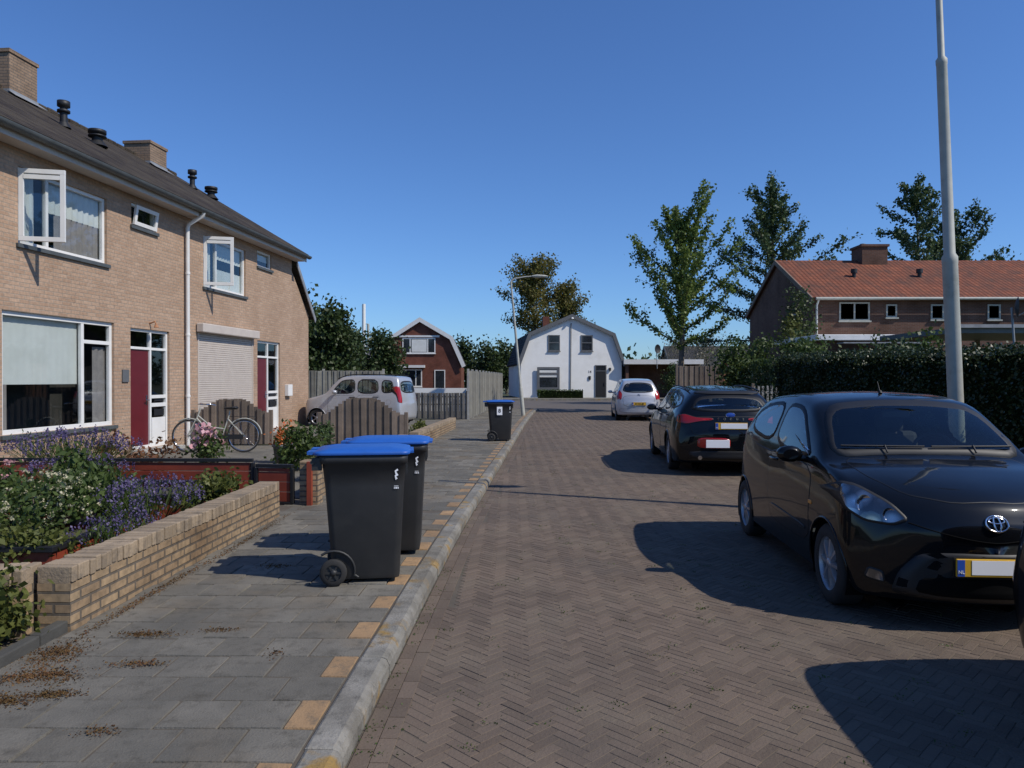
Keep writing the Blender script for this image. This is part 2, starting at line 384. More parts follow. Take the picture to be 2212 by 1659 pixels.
def kerbmesh(fx,side,y0,y1):
    b=MB(); y=y0
    while y<y1:
        ya,yb=y+.003,min(y+1.0,y1)-.003
        secs=[]; o1,o2=rng.normal()*.003,rng.normal()*.003
        for yy in (ya,ya+.01,yb-.01,yb):
            ins=.006 if yy in (ya,yb) else 0
            X=fx(yy)+o1; dz=o2*.5
            pr=[(0,-.04),(0,.055),(.014,.086),(.038,.102-ins+dz),(.14,.104-ins+dz),(.152,.098),(.152,-.04)]
            secs.append([(X+side*(p[0]),yy,p[1]) for p in pr])
        b.loft(secs,0,False); y+=1.0
    return b
o=kerbmesh(kx,-1,-4,38).obj('kerb',[M['kerb']]); o["kind"]="structure"
o=kerbmesh(rx,1,-4,38).obj('kerb',[M['kerb']]); o["kind"]="structure"
sheet('pavement_verge',[(rx(y)+.08,y) for y in ys2]+[(12,38),(12,-6)],.09,M['tile'])
sheet('garden_ground',[(6.3,-6),(60,-6),(60,38),(8.6,38)],.096,M['grassg'])
b=MB(); b.bb(-40,1.4,38.0,38.16,-.03,.1); b.bb(6.9,50,38.0,38.16,-.03,.1); b.bb(-40,60,57,57.15,-.03,.1); o=b.obj('kerb',[M['kerb']]); o["kind"]="structure"
sheet('far_pavement',[(-60,57.1),(70,57.1),(70,62),(-60,62)],.09,M['tile'])
b=MB(); y=1.2
while y<4.3: b.box((-2.69,y+.49,.10),(.07,.98,.12)); y+=.99
o=b.obj('garden_edging',[M['dconc']],None,.008); o["kind"]="structure"

# ---------------------------------------------------------------- windows & houses
def window(parent,pos,rz,w,h,mull=(),trans=(),recess=.07,fm='white',ft=.06,curtain=None,solid=False,sill=True,name='window'):
    b=MB(); y0,y1=recess,recess+.07
    b.bb(0,w,y0,y1,0,ft); b.bb(0,w,y0,y1,h-ft,h); b.bb(0,ft,y0+.001,y1-.001,ft,h-ft); b.bb(w-ft,w,y0+.001,y1-.001,ft,h-ft)
    for u in mull: b.bb(u-ft/2,u+ft/2,y0+.002,y1-.002,ft,h-ft)
    for (a,c,z) in trans: b.bb(a,c,y0+.004,y1-.004,z-ft*.45,z+ft*.45)
    o=b.obj(name,[M[fm]],parent,.004 if not solid else 0,pos,(0,0,rz))
    b=MB(); b.add([(ft*.5,y0+.04,ft*.5),(w-ft*.5,y0+.04,ft*.5),(w-ft*.5,y0+.04,h-ft*.5),(ft*.5,y0+.04,h-ft*.5)],[(0,1,2,3)])
    b.obj('window_pane',[M['dglass' if solid else 'glass']],o)
    if sill:
        b=MB(); b.bb(-.05,w+.05,min(-.05,y0-.06),y0+.02,-.07,-.002); b.obj('window_sill',[M['zinc'] if fm=='white' and not solid else M[fm]],o,.004)
    if not solid:
        b=MB(); d=y0+.9
        b.add([(-.3,d,-.3),(w+.3,d,-.3),(w+.3,d,h+.3),(-.3,d,h+.3),(-.3,y1+.08,-.3),(w+.3,y1+.08,-.3),(w+.3,y1+.08,h+.3),(-.3,y1+.08,h+.3)],[(0,1,2,3),(0,1,5,4),(3,2,6,7),(0,3,7,4),(1,2,6,5)])
        b.obj('room_interior',[M['room']],o)
        for (u0,u1,z0,z1,cm) in (curtain or []):
            n=max(6,int((u1-u0)/.04)); b=MB(); vs=[]
            am=.018 if (u1-u0)<1.5 else .003
            for i in range(n+1):
                u=u0+(u1-u0)*i/n; yy=y1+.03+am*math.sin(i*1.7)
                vs+=[(u,yy,z0),(u,yy,z1)]
            b.add(vs,[(2*i,2*i+2,2*i+3,2*i+1) for i in range(n)],0,True); b.obj('curtain' if am>.01 else 'blind',[M[cm]],o)
    return o
def sash(parent,pos,rz,w,h,name='open_casement',vent=True):
    b=MB(); t=.075
    b.bb(0,w,-.025,.025,0,t); b.bb(0,w,-.025,.025,h-t,h); b.bb(0,t,-.024,.024,t,h-t); b.bb(w-t,w,-.024,.024,t,h-t)
    o=b.obj(name,[M['white']],parent,.004,pos,(0,0,rz))
    b=MB(); b.add([(t,0,t),(w-t,0,t),(w-t,0,h-t),(t,0,h-t)],[(0,1,2,3)]); b.obj('window_pane',[M['glass']],o)
    if vent:
        b=MB(); b.bb(t,w-t,-.03,-.026,h-t-.09,h-t-.02); b.bb(t,w-t,.03,.034,h-t-.09,h-t-.02); b.obj('ventilation_strip',[M['white']],o)
    return o
def wall_open(b,u0,u1,z0,z1,ops,dep,conv):
    us=sorted({u0,u1}|{o[0] for o in ops}|{o[1] for o in ops}); zs=sorted({z0,z1}|{o[2] for o in ops}|{o[3] for o in ops})
    for i in range(len(us)-1):
        for j in range(len(zs)-1):
            cu,cz=(us[i]+us[i+1])/2,(zs[j]+zs[j+1])/2
            if any(o[0]<cu<o[1] and o[2]<cz<o[3] for o in ops): continue
            b.add([conv(us[i],0,zs[j]),conv(us[i+1],0,zs[j]),conv(us[i+1],0,zs[j+1]),conv(us[i],0,zs[j+1])],[(0,1,2,3)])
    for a,c,e,g_ in ops:
        q=[(a,e),(c,e),(c,g_),(a,g_)]
        for k in range(4):
            p,r=q[k],q[(k+1)%4]
            b.add([conv(p[0],0,p[1]),conv(r[0],0,r[1]),conv(r[0],dep,r[1]),conv(p[0],dep,p[1])],[(0,1,2,3)])
conv=lambda u,y,z:(-y,u,z)
TH_LOC=(-7.48,16.9,0); TH_R=-rad(5.48)
def polyroof(pts,th,y0,y1,m,name,parent):
    n=len(pts); outer=[]
    for i,p in enumerate(pts):
        a=Vector(pts[max(i-1,0)]); c=Vector(pts[min(i+1,n-1)]); P=Vector(p)
        d1=(P-a).normalized() if i>0 else (c-P).normalized(); d2=(c-P).normalized() if i<n-1 else d1
        n1=Vector((-d1.y,d1.x)); n2=Vector((-d2.y,d2.x)); nn=(n1+n2).normalized(); outer.append(P+nn*(th/max(.4,nn.dot(n1))))
    ring=[tuple(p) for p in pts]+[tuple(p) for p in reversed(outer)]
    b=MB(); k=len(ring)
    vs=[(p[0],y0,p[1]) for p in ring]+[(p[0],y1,p[1]) for p in ring]
    fs=[(i,(i+1)%k,(i+1)%k+k,i+k) for i in range(k)]
    for i in range(n-1): fs+=[(i,i+1,k-2-i,k-1-i),(k+i,k+i+1,2*k-2-i,2*k-1-i)]
    b.add(vs,fs); return b.obj(name,[m],parent)
RZ=8.03
def terrace(label,y0,y1,gable,ops,extra):
    h=empty('terraced_house',TH_LOC,TH_R,label,'house','brick terraced houses')
    b=MB(); wall_open(b,y0,y1,0,5.5,ops,.11,conv)
    D=8.0
    for yy in ([y1] if gable else [])+([y0] if not gable else []):
        b.add([(0,yy,0),(-D,yy,0),(-D,yy,5.5),(-D/2,yy,RZ-.15),(0,yy,5.5)],[(0,1,2,3,4)])
    b.add([(-D,y0,0),(-D,y1,0),(-D,y1,5.5),(-D,y0,5.5)],[(0,1,2,3)])
    b.obj('wall',[M['brick_y']],h)
    e0=y0-(.2 if not gable else 0); e1=y1+(.28 if gable else 0)
    roof=polyroof([(-D-.35,5.42),(-D/2,RZ),(.38,5.42)],.13,e0,e1,M['roof_d'],'roof',h)
    b=MB(); yy=e0
    while yy<e1-.1: b.bb(-D/2-.12,-D/2+.12,yy+.006,min(yy+.38,e1),RZ+.07,RZ+.20+rng.normal()*.006); yy+=.385
    b.obj('ridge_tiles',[M['roof_d']],roof,.05)
    b=MB(); b.bb(.02,.36,e0+.02,e1-.02,5.32,5.40); b.bb(.36,.385,e0+.02,e1-.02,5.30,5.50); b.obj('eaves_board',[M['cream']],h)
    b=MB(); b.lathe([(.075,e0),(.075,e1)],(.47,0,5.47),'Y',10,0,math.pi,2*math.pi); b.lathe([(.085,e0),(.085,e1)],(.47,0,5.47),'Y',10,0,math.pi,2*math.pi)
    o=b.obj('gutter',[M['zinc']],h)
    extra(h)
    return h
R90=rad(90)
def chimney(h,x,y,z1,wx,wy,z0=7.1):
    b=MB(); b.bb(x-wx/2,x+wx/2,y-wy/2,y+wy/2,z0,z1-.08); c=b.obj('chimney',[M['chim']],h)
    b=MB(); b.bb(x-wx/2-.03,x+wx/2+.03,y-wy/2-.03,y+wy/2+.03,z1-.079,z1); b.obj('chimney_cap',[M['chim']],c)
    zb=RZ-.6*(x+wx/2+4)+.15
    b=MB(); b.bb(x-wx/2-.02,x+wx/2+.02,y-wy/2-.02,y+wy/2+.02,z0,zb+.10)
    b.add([(x+wx/2+.01,y-wy/2-.08,zb+.06),(x+wx/2+.22,y-wy/2-.08,zb-.08),(x+wx/2+.22,y+wy/2+.08,zb-.08),(x+wx/2+.01,y+wy/2+.08,zb+.06)],[(0,1,2,3)]); b.obj('lead_flashing',[M['lead']],c)
def vent(h,x,y,ht,r,rc):
    z=5.42+.6*(.38-x)+.10
    b=MB(); b.cyl((x,y,z-.2),(x,y,z+ht*.75),r,r,14)
    b.lathe([(r,ht*.55),(rc,ht*.58),(rc,ht*.66),(r,ht*.7),(r,ht*.76),(rc,ht*.8),(rc,ht),(0,ht+.02)],(x,y,z),'Z',16)
    b.lathe([(r*2,.0),(r*1.1,.12)],(x,y,z),'Z',14)
    b.obj('vent_pipe',[M['black']],h)
def downpipe(h,y):
    b=MB(); b.tube([(.47,y,5.42),(.45,y,5.33),(.12,y,5.15),(.08,y,5.05),(.08,y,.1)],.045,10)
    for z in (4,2.6,1.2): b.cyl((.08,y,z),(.08,y,z+.05),.055,.055,10)
    b.obj('downpipe',[M['white']],h)
def door(h,y0,y1,z0,z1,split,ztr):
    w_=y1-y0; H=z1-z0
    fr=window(h,(0,y0,z0),R90,w_,H,[split],[(.04,w_-.04,ztr)],.05,'white',.06,sill=False,name='door_frame')
    b=MB(); b.bb(.06,split-.03,.085,.125,.03,ztr-.03); d=b.obj('door',[M['maroon']],fr,.004)
    b=MB(); b.cyl((split-.10,.02,1.0),(split-.10,.085,1.0),.012); b.cyl((split-.10,.025,1.0),(split-.21,.025,1.0),.011); b.bb(split-.13,split-.08,.075,.084,.9,1.1); b.obj('handle',[M['chrome']],d)
    b=MB(); b.bb(split+.06,w_-.07,.06,.12,.06,.62); b.bb(split+.04,w_-.04,.058,.118,.85,.93); b.bb(split+.04,w_-.04,.058,.118,1.03,1.10); b.obj('side_panel',[M['white']],fr,.003)
    b=MB(); b.bb(split+.13,w_-.15,.052,.06,.965,1.0); b.bb(split+.12,w_-.14,.05,.058,.66,.80); b.obj('letter_slot',[M['black']],fr)
    b=MB(); b.bb(-.02,w_+.03,-.35,.04,-.1,-.003); b.obj('doorstep',[M['conc']],fr,.01)
def extraA(h):
    W=2.79
    window(h,(0,-5.32,.72),R90,W,1.98,[1.95],[(1.95,W-.04,1.58)],.05,'white',.075,[(.05,1.93,.80,1.95,'curtain'),(2.35,2.74,.05,1.5,'curtain2'),(.03,.25,.05,.8,'curtain2')])
    window(h,(0,-4.98,3.8),R90,2.24,1.25,[.72],[],.05,'white',.065,[(.74,2.22,.68,1.22,'curtain'),(1.0,2.2,.04,.68,'curtain2'),(.04,.55,.02,1.2,'curtain')])
    sash(h,(0.0,-4.96,3.84),R90-rad(72),.68,1.17)
    window(h,(0,-1.97,4.72),R90,.87,.46,[],[],.04,'white',.055)
    o=sash(h,(.02,-1.93,4.74),R90,.79,.40,'tilted_vent_window',False); o.rotation_euler=(rad(8),0,R90)
    door(h,-2.01,-.6,.17,2.65,.78,2.08)
    b=MB(); b.bb(.0,.03,-2.3,-2.1,1.55,1.8); b.obj('house_sign',[M['grey']],h,.004)
    b=MB(); b.tube([(0,-1.35,2.78),(.12,-1.35,2.82),(.15,-1.35,2.75)],.018,8); b.lathe([(.05,0),(.03,.06),(0,.07)],(.15,-1.35,2.69),'Z',12); b.obj('wall_lamp',[M['wood_o']],h)
    chimney(h,-4.1,-.25,9.0,.8,.85)
    vent(h,-2.3,-.82,.58,.075,.13); vent(h,-1.857,-.33,.36,.11,.19)
    downpipe(h,.02)
def extraB(h):
    b=MB(); b.bb(.02,.2,.50,3.55,2.72,2.93); b.obj('shutter_box',[M['cream']],h,.02)
    b=MB()
    z=.7
    while z<2.70:
        b.box((-.02,2.05,z+.026),(.03,2.9,.047)); z+=.052
    b.bb(-.03,.02,.59,.63,.7,2.72); b.bb(-.03,.02,3.48,3.52,.7,2.72); b.obj('roller_shutter',[M['cream']],h,.006)
    window(h,(0,.87,3.83),R90,2.24,1.25,[.72],[],.05,'white',.065,[(.74,2.22,.80,1.22,'curtain'),(.75,2.2,.04,.55,'curtain'),(.04,.6,.02,1.2,'curtain')])
    sash(h,(0,.89,3.87),R90-rad(72),.68,1.17)
    window(h,(0,3.82,4.78),R90,.95,.45,[],[],.04,'white',.055,[(.05,.9,.2,.42,'curtain')])
    door(h,3.82,5.37,.17,2.7,.8,2.08)
    b=MB(); b.bb(.0,.12,5.72,6.05,1.1,1.45); b.obj('letterbox',[M['white']],h,.01); 
    chimney(h,-3.85,4.75,8.55,.8,.85)
    vent(h,-2.65,5.2,.56,.075,.13); vent(h,-2.40,5.85,.36,.11,.19)
    b=MB(); y0,y1=6.285,8.0
    b.add([(-.12,y0,0),(-.12,y1,0),(-.12,y1,3.75),(-.12,y0,5.3),(-5,y0,0),(-5,y1,0),(-5,y1,3.75),(-5,y0,5.3)],[(0,1,2,3),(4,5,6,7),(1,5,6,2)])
    a=b.obj('side_annex',[M['brick_y']],h)
    b=MB(); q=[(y0+.30,5.32),(y1+.22,3.62),(y1+.28,3.74),(y0+.36,5.44)]
    b.add([(.02,p[0],p[1]) for p in q]+[(-5.1,p[0],p[1]) for p in q],[(0,1,2,3),(4,5,6,7),(0,1,5,4),(1,2,6,5),(2,3,7,6),(3,0,4,7)]); b.obj('annex_roof',[M['roof_d']],a)
    b=MB(); q=[(y0+.31,5.22),(y1+.22,3.52),(y1+.28,3.66),(y0+.36,5.36)]
    b.add([(.05,p[0],p[1]) for p in q]+[(.022,p[0],p[1]) for p in q],[(0,1,2,3),(4,5,6,7),(0,1,5,4),(1,2,6,5),(2,3,7,6),(3,0,4,7)]); b.obj('verge_board',[M['lead']],a)
terrace('sand-coloured brick terraced house with open casement and maroon door',-8.0,0,False,
  [(-5.32,-2.53,.72,2.7),(-2.01,-.6,.17,2.65),(-4.98,-2.74,3.8,5.05),(-1.97,-1.1,4.72,5.18)],extraA)
terrace('sand-coloured brick end house with closed cream roller shutter',0,6.28,True,
  [(.59,3.52,.7,2.72),(3.82,5.37,.17,2.7),(.87,3.11,3.83,5.08),(3.82,4.77,4.78,5.23)],extraB)

def gable_house(name,label,loc,rz,W,prof,depth,wm,rm,vm,th=.14,vt=.26,eo=.25,fo=.25,cat='house'):
    h=empty(name,loc,rz,label,cat)
    poly=[(0,0)]+prof+[(W,0)]; k=len(poly); b=MB()
    vs=[(p[0],0,p[1]) for p in poly]+[(p[0],depth,p[1]) for p in poly]
    fs=[tuple(range(k)),tuple(range(2*k-1,k-1,-1))]+[(i,(i+1)%k,(i+1)%k+k,i+k) for i in (0,k-2)]
    b.add(vs,fs); b.obj('wall',[M[wm]],h)
    p0,p1=Vector(prof[0]),Vector(prof[1]); q0,q1=Vector(prof[-1]),Vector(prof[-2])
    ext=[tuple(p0+(p0-p1).normalized()*eo+Vector((0,.03)))]+[(p[0],p[1]+.03) for p in prof[1:-1]]+[tuple(q0+(q0-q1).normalized()*eo+Vector((0,.03)))]
    polyroof(ext,th,-fo,depth+fo,M[rm],'roof',h)
    low=[(p[0],p[1]-vt*.55) for p in ext]; 
    polyroof(low,vt*.55+th+.01,-fo-.06,-fo-.003,M[vm],'verge_board',h)
    return h
wh=gable_house('white_house','white stucco house with gambrel roof and grey trim',(.74,62,0.05),rad(5.5),8.6,[(0,3.0),(.85,5.35),(4.3,6.85),(7.75,5.35),(8.6,3.0)],11,'stucco','roof_k','grey')
window(wh,(2.3,0,3.95),0,1.0,1.35,[],[(.05,.95,.7)],-.06,'grey',.09,solid=True)
window(wh,(5.1,0,3.95),0,1.0,1.35,[],[(.05,.95,.7)],-.06,'grey',.09,solid=True)
window(wh,(1.35,-.12,.7),0,1.9,1.9,[],[(.1,1.8,1.35)],-.1,'grey',.2,solid=True)
b=MB(); b.bb(1.5,3.1,-.185,-.15,1.75,2.35); b.obj('window_blind',[M['curtain']],wh)
window(wh,(6.3,0,.08),0,.98,2.7,[],[(.05,.93,2.2)],-.06,'grey',.08,solid=True,sill=False,name='door_frame')
b=MB(); b.bb(6.4,7.18,-.08,-.05,.1,2.2); d=b.obj('door',[M['black']],wh)
b=MB(); b.bb(7.05,7.09,-.12,-.08,1.0,1.3); b.obj('handle',[M['chrome']],d)
text('14',.3,M['black'],wh,(5.85,-.01,2.2),(R90,0,0),'house_number',True)
b=MB(); b.bb(5.75,5.93,-.08,0,1.55,1.85); b.obj('letterbox',[M['black']],wh)
b=MB(); b.bb(7.5,7.66,-.14,0,2.3,2.55); b.obj('wall_lamp',[M['black']],wh)
b=MB(); b.tube([(4.25,-.06,6.3),(4.2,-.06,.3)],.035,8); b.obj('downpipe',[M['grey']],wh)
b=MB(); b.lathe([(.12,0),(.1,.08),(0,.12)],(4.3,-.35,6.65),'Z',10); b.obj('camera_lamp',[M['white']],wh)
b=MB(); b.bb(2.7,3.3,6,6.7,5.5,7.35); c=b.obj('chimney',[M['brick_r']],wh)
rh=gable_house('brick_house','red brick house with white-edged gambrel roof',(-12.55,72,0),rad(1),7.6,[(0,3.2),(.95,5.7),(3.6,7.4),(6.5,5.7),(7.6,3.2)],6,'brick_r','roof_k','white',vt=.42)
window(rh,(1.9,0,4.15),0,3.2,1.5,[.75,2.45],[],-.06,'white',.1,solid=True)
b=MB(); b.bb(2.8,4.25,-.045,-.03,4.3,5.5); b.obj('curtain',[M['curtain']],rh)
b=MB(); b.bb(1.6,5.5,-.12,-.002,5.72,5.9); b.obj('lintel',[M['white']],rh)
window(rh,(1.2,0,.9),0,2.6,1.7,[.6,2.0],[],-.06,'white',.1,solid=True)
window(rh,(5.0,0,.2),0,1.05,2.35,[],[],-.06,'white',.09,solid=True,sill=False,name='door_frame')
b=MB(); b.bb(1.0,4.1,-.5,-.01,2.75,3.0); b.obj('awning_box',[M['white']],rh)
gable_house('annex_house','low brick annex with white verge and dark roof',(-15.6,66.5,0),0,3.6,[(0,3.2),(1.2,4.7),(3.6,3.0)],5,'brick_r','roof_k','white',vt=.36)
oh=gable_house('orange_roof_house','brown brick house with orange pantile roof',(13.8,43,0),-R90,9,[(0,5.3),(4.5,7.6),(9,5.3)],20,'brick_d','roof_o','wood',vt=.12,fo=.12)
def ow(y,z,w_,h_,mu=()): window(oh,(9,y,z),R90,w_,h_,list(mu),[],-.04,'lgrey',.07,solid=True)
ow(1.2,4.3,1.4,.85,[.7]); ow(3.35,4.45,.5,.6); ow(5.4,4.35,.6,.7); ow(8.0,4.35,.6,.7); ow(10.5,4.3,1.4,.85,[.7]); ow(1.4,1.0,1.8,1.5,[.9]); ow(14,4.3,1.4,.85,[.7])
window(oh,(6.2,0,3.7),0,.8,1.1,[],[],-.04,'lgrey',.07,solid=True)
b=MB(); b.bb(3.9,5.1,4.1,5.4,7.0,8.4); b.bb(3.83,5.17,4.03,5.47,8.401,8.52); c=b.obj('chimney',[M['brick_d']],oh)
b=MB(); b.cyl((4.3,4.5,8.52),(4.3,4.5,8.68),.14); b.obj('chimney_pot',[M['lead']],c)
for yy in (2.9,6.1,12.5):
    b=MB(); b.cyl((6.8,yy,6.3),(6.8,yy,6.9),.09); b.cyl((6.8,yy,6.8),(6.8,yy,7.0),.15); b.obj('vent_pipe',[M['black']],oh)
b=MB(); b.tube([(9.35,0,5.28),(9.35,20,5.28)],.07,8); b.obj('gutter',[M['lgrey']],oh)
b=MB(); b.tube([(9.3,.15,5.25),(9.08,.15,5.0),(9.08,.15,.2)],.05,8); b.obj('downpipe',[M['white']],oh)
e=empty('flat_roof_extension',(12.3,29.5,0),0,'low brick garden annex with pale flat roof edge','building')
b=MB(); b.bb(0,4.3,0,4.3,0,3.15); b.obj('wall',[M['brick_d']],e)
b=MB(); b.bb(-.3,4.5,-.3,4.4,3.15,3.38); b.obj('roof',[M['white']],e,.02)
b=MB(); b.bb(.5,3.9,-.9,-.31,3.0,3.05); b.obj('canopy',[M['lead']],e)
e=empty('carport',(13.6,22.0,0),0,'dark timber carport with thin flat roof behind the hedge','carport')
b=MB(); b.box((2.6,2,3.05),(6.4,4.4,.16)); b.obj('roof',[M['zinc']],e)
b=MB(); b.box((2.6,-.26,3.17),(6.4,.12,.1)); b.obj('roof_edge',[M['lead']],e)
b=MB(); [b.box((x,yy,1.48),(.12,.12,2.96)) for x in (-.3,2.6,5.5) for yy in (.1,3.8)]; b.obj('post',[M['wood']],e)
def dish(loc,rz,r,label):
    e=empty('satellite_dish',loc,rz,label,'satellite dish'); b=MB()
    pr=[(r*t,-(r*.28)*(1-t*t)) for t in (0,.3,.6,.85,1)]
    b.lathe([(p[0],-p[1]) for p in pr],(0,0,0),'Y',20); b.obj('reflector',[M['black']],e)
    b=MB(); b.cyl((0,.05,-1.6),(0,.15,0),.03); b.cyl((0,0,-r*.8),(0,-r*.9,-r*.2),.015); b.cyl((0,-r*.95,-.12*r),(0,-r*.8,-.2*r),.04); b.obj('mast',[M['lead']],e)
dish((14.0,20.5,3.6),rad(60),.30,'dark satellite dish on mast above the garden hedge')
dish((11.9,60.5,4.1),rad(40),.38,'black satellite dish on flat carport roof')
e=empty('flat_roof_garage',(9.6,62.5,0),0,'flat-roofed carport with white fascia beside white house','garage')
b=MB(); b.bb(0,6.2,2.5,6,0,2.9); b.bb(0,.25,0,2.5,0,2.9); b.bb(5.9,6.2,0,2.5,0,2.9); b.obj('wall',[M['brick_d']],e)
b=MB(); b.bb(-.2,6.5,-.3,6.2,2.9,3.3); b.obj('roof',[M['white']],e)
for (x,y,w_,l) in ((22,110,12,'distant grey roofed house'),(36,120,14,'distant grey roofed house'),):
    gable_house('distant_house',l,(x,y,0),-R90,8,[(0,3.4),(4,6.2),(8,3.4)],w_,'brick_d','roof_k','grey')
e=empty('industrial_chimney',(-41,205,0),0,'thin white industrial flue stack far away','chimney')
b=MB(); b.tube([(0,0,0),(0,0,22.5)],[.6,.5],12); b.obj('stack',[M['white']],e); b=MB(); b.tube([(1.2,0,0),(1.2,0,17)],.35,8); b.tube([(0,0,17),(1.2,0,17)],.12,6); b.obj('flue_pipe',[M['lgrey']],e)

# ---------------------------------------------------------------- fences and walls
def plank_fence(label,p0,p1,h,arch=0,mt='wood',pw=.095,posts=True,gap=.012,z0=.12,pm='wood',n=1,name='wooden_fence'):
    p0=Vector(p0);p1=Vector(p1); d=p1-p0; Ln=d.length; rz=math.atan2(d.y,d.x)
    e=empty(name,(p0.x,p0.y,0),rz,label,'fence'); b=MB(); u=0; i=0
    while u<Ln-pw*.5:
        t=(u+pw/2)/Ln; tt=(t*n)%1; c_=1-abs(2*tt-1); top=h+arch*(.5-.5*math.cos(math.pi*min(1,c_*1.25)))+rng.normal()*.006
        b.box((u+pw/2,(-.012 if i%2 else .012),z0+(top)/2),(pw,.018,top),Mx=Matrix.Rotation(rng.normal()*.006,3,'Y')); u+=pw+gap if arch==0 else pw*.93; i+=1
    b.obj('planks',[M[mt]],e)
    b=MB()
    for z in (.25,.55,.85): 
        b.bb(0,Ln,.03,.06,z0+h*z-.03,z0+h*z+.03)
    b.obj('rail',[M[mt]],e)
    if posts:
        m=max(1,int(round(Ln/1.9)))
        for k in range(m+1):
            b=MB(); b.box((Ln*k/m,.04,(h+.12)/2+.05),(.09,.09,h+.15),taper=.92); b.obj('post',[M[pm]],e,.006)
    return e
plank_fence('weathered arched wooden garden fence beside the bicycle',(-7.35,17.05,0),(-5.55,17.0,0),.72,.32,'wood')
plank_fence('weathered arched wooden fence panel beside silver car',(-4.45,17.1,0),(-2.45,17.1,0),.66,.40,'wood')
plank_fence('tall grey plank fence with concrete posts behind silver car',(-9.4,27.9,0),(-4.9,28.2,0),1.82,0,'wood_l',pm='conc')
plank_fence('low grey picket fence beside the pavement',(-3.9,28.2,0),(-1.7,28.0,0),.98,0,'wood_g',pm='wood')
for i in range(6):
    y=28+i*3.0; x=-1.62+i*.17
    plank_fence('tall slatted fence bay with pale concrete posts along pavement',(x,y,0),(x+.165,y+2.9,0),1.82,0,'wood_l',pw=.12,pm='conc')
b=MB(); b.bb(-5,-2.0,33,33.2,.1,1.22); tag(b.obj('garden_wall',[M['stucco']]),'low white rendered garden wall behind picket fence','wall')
plank_fence('dull brown garden fence beyond parked cars',(6.9,31,0),(8.6,31,0),2.05,0,'wood')
plank_fence('new orange wooden gate between shrubs',(8.75,30.5,0),(9.9,30.5,0),2.2,0,'wood_o',pw=.12,gap=.06,pm='wood_o',name='wooden_gate')
plank_fence('low pale garden fence by the hedge end',(7.1,21.8,0),(8.4,21.8,0),1.3,0,'conc',pw=.06,gap=.07)
M['copb']=mat('coping_brick',(.31,.235,.155),(.22,.17,.115),.9,ns=3,island=.25,bmp=.5,bs=50,c4=(.12,.10,.08),n4=8,t4=(.52,.72))
def lowwall(label,pts,h,th=.2,z0=.08):
    e=empty('garden_wall',(pts[0][0],pts[0][1],0),0,label,'wall')
    o0=Vector((pts[0][0],pts[0][1],0))
    for a,c in zip(pts[:-1],pts[1:]):
        A=Vector((*a,0));C=Vector((*c,0)); d=C-A; rz=math.atan2(d.y,d.x); Ln=d.length
        b=MB(); b.bb(0,Ln,-th/2,th/2,z0,z0+h-.10); o=b.obj('wall',[M['brick_wall']],e,0,A-o0,(0,0,rz))
        b=MB(); u=0
        while u<Ln-.03:
            b.box((u+.031,rng.normal()*.003,z0+h-.045+rng.normal()*.0025),(.056,th+.015,.095)); u+=.064
        o=b.obj('coping',[M['copb']],e,.007,A-o0,(0,0,rz))
        b=MB(); b.bb(.002,Ln-.002,-th/2+.004,th/2-.004,z0+h-.099,z0+h-.008); b.obj('mortar',[M['copb']],e,0,A-o0,(0,0,rz))
lowwall('low sand-coloured brick garden wall along the pavement',[(-2.74,4.42),(-2.66,8.15)],.40)
lowwall('short return of low brick garden wall',[(-2.87,4.43),(-3.12,4.41)],.40)
lowwall('low brick wall along the neighbouring front garden',[(-2.55,9.3),(-2.33,15.9)],.34)
lowwall('low brick wall beside the driveway and pavement',[(-2.2,16.6),(-1.84,22.9)],.34)
e=empty('gate_pillar',(-2.45,9.0,0),0,'short brick gate pillar with red post','pillar')
b=MB(); b.bb(-.1,.12,-.12,.12,.08,.62); b.obj('wall',[M['brick_wall']],e,.004)
b=MB(); b.bb(.0,.06,-.18,-.122,.08,.62); b.obj('post',[M['redwood']],e,.003)
def redfence(label,a,c,z1,name='red_fence'):
    A=Vector((*a,0));C=Vector((*c,0)); d=C-A; Ln=d.length; e=empty(name,A,math.atan2(d.y,d.x),label,'fence')
    b=MB()
    zz=.13
    while zz<z1-.04: b.bb(.03,Ln-.03,-.012,.012,zz,min(zz+.115,z1-.03)); zz+=.12
    b.obj('panel',[M['redwood']],e,.004)
    b=MB(); b.bb(0,Ln,-.03,.03,z1-.02,z1+.02); b.bb(0,Ln,-.025,.025,.1,.13)
    k=max(1,int(Ln/1.7))
    for i in range(k+1): b.box((Ln*i/k,0,(z1+.1)/2-.01),(.04,.05,z1-.14))
    b.obj('frame',[M['black']],e,.004)
redfence('low red panel fence with black rim across front garden',(-6.6,9.1),(-3.15,9.0),.62)
redfence('low red garden gate with black frame',(-3.1,8.98),(-2.64,8.9),.56,'garden_gate')
def planter(label,x0,x1,y0,y1,z1):
    e=empty('planter_box',(x0,y0,0),0,label,'planter'); X=x1-x0;Y=y1-y0; b=MB()
    b.bb(0,X,0,.025,.08,z1-.02); b.bb(0,X,Y-.025,Y,.08,z1-.02); b.bb(0,.025,.025,Y-.025,.08,z1-.02); b.bb(X-.025,X,.025,Y-.025,.08,z1-.02); b.obj('box',[M['redwood']],e)
    b=MB(); b.bb(-.02,X+.02,-.03,.05,z1-.019,z1+.02); b.bb(-.02,X+.02,Y-.05,Y+.03,z1-.019,z1+.02); b.bb(-.02,.05,.051,Y-.051,z1-.019,z1+.02); b.bb(X-.05,X+.02,.051,Y-.051,z1-.019,z1+.02)
    b.obj('rim',[M['black']],e,.004)
    b=MB(); b.bb(.03,X-.03,.03,Y-.03,.1,z1-.06); b.obj('soil',[M['soil']],e)
planter('red planter box with black rim in front garden',-4.7,-3.2,5.15,6.15,.42)
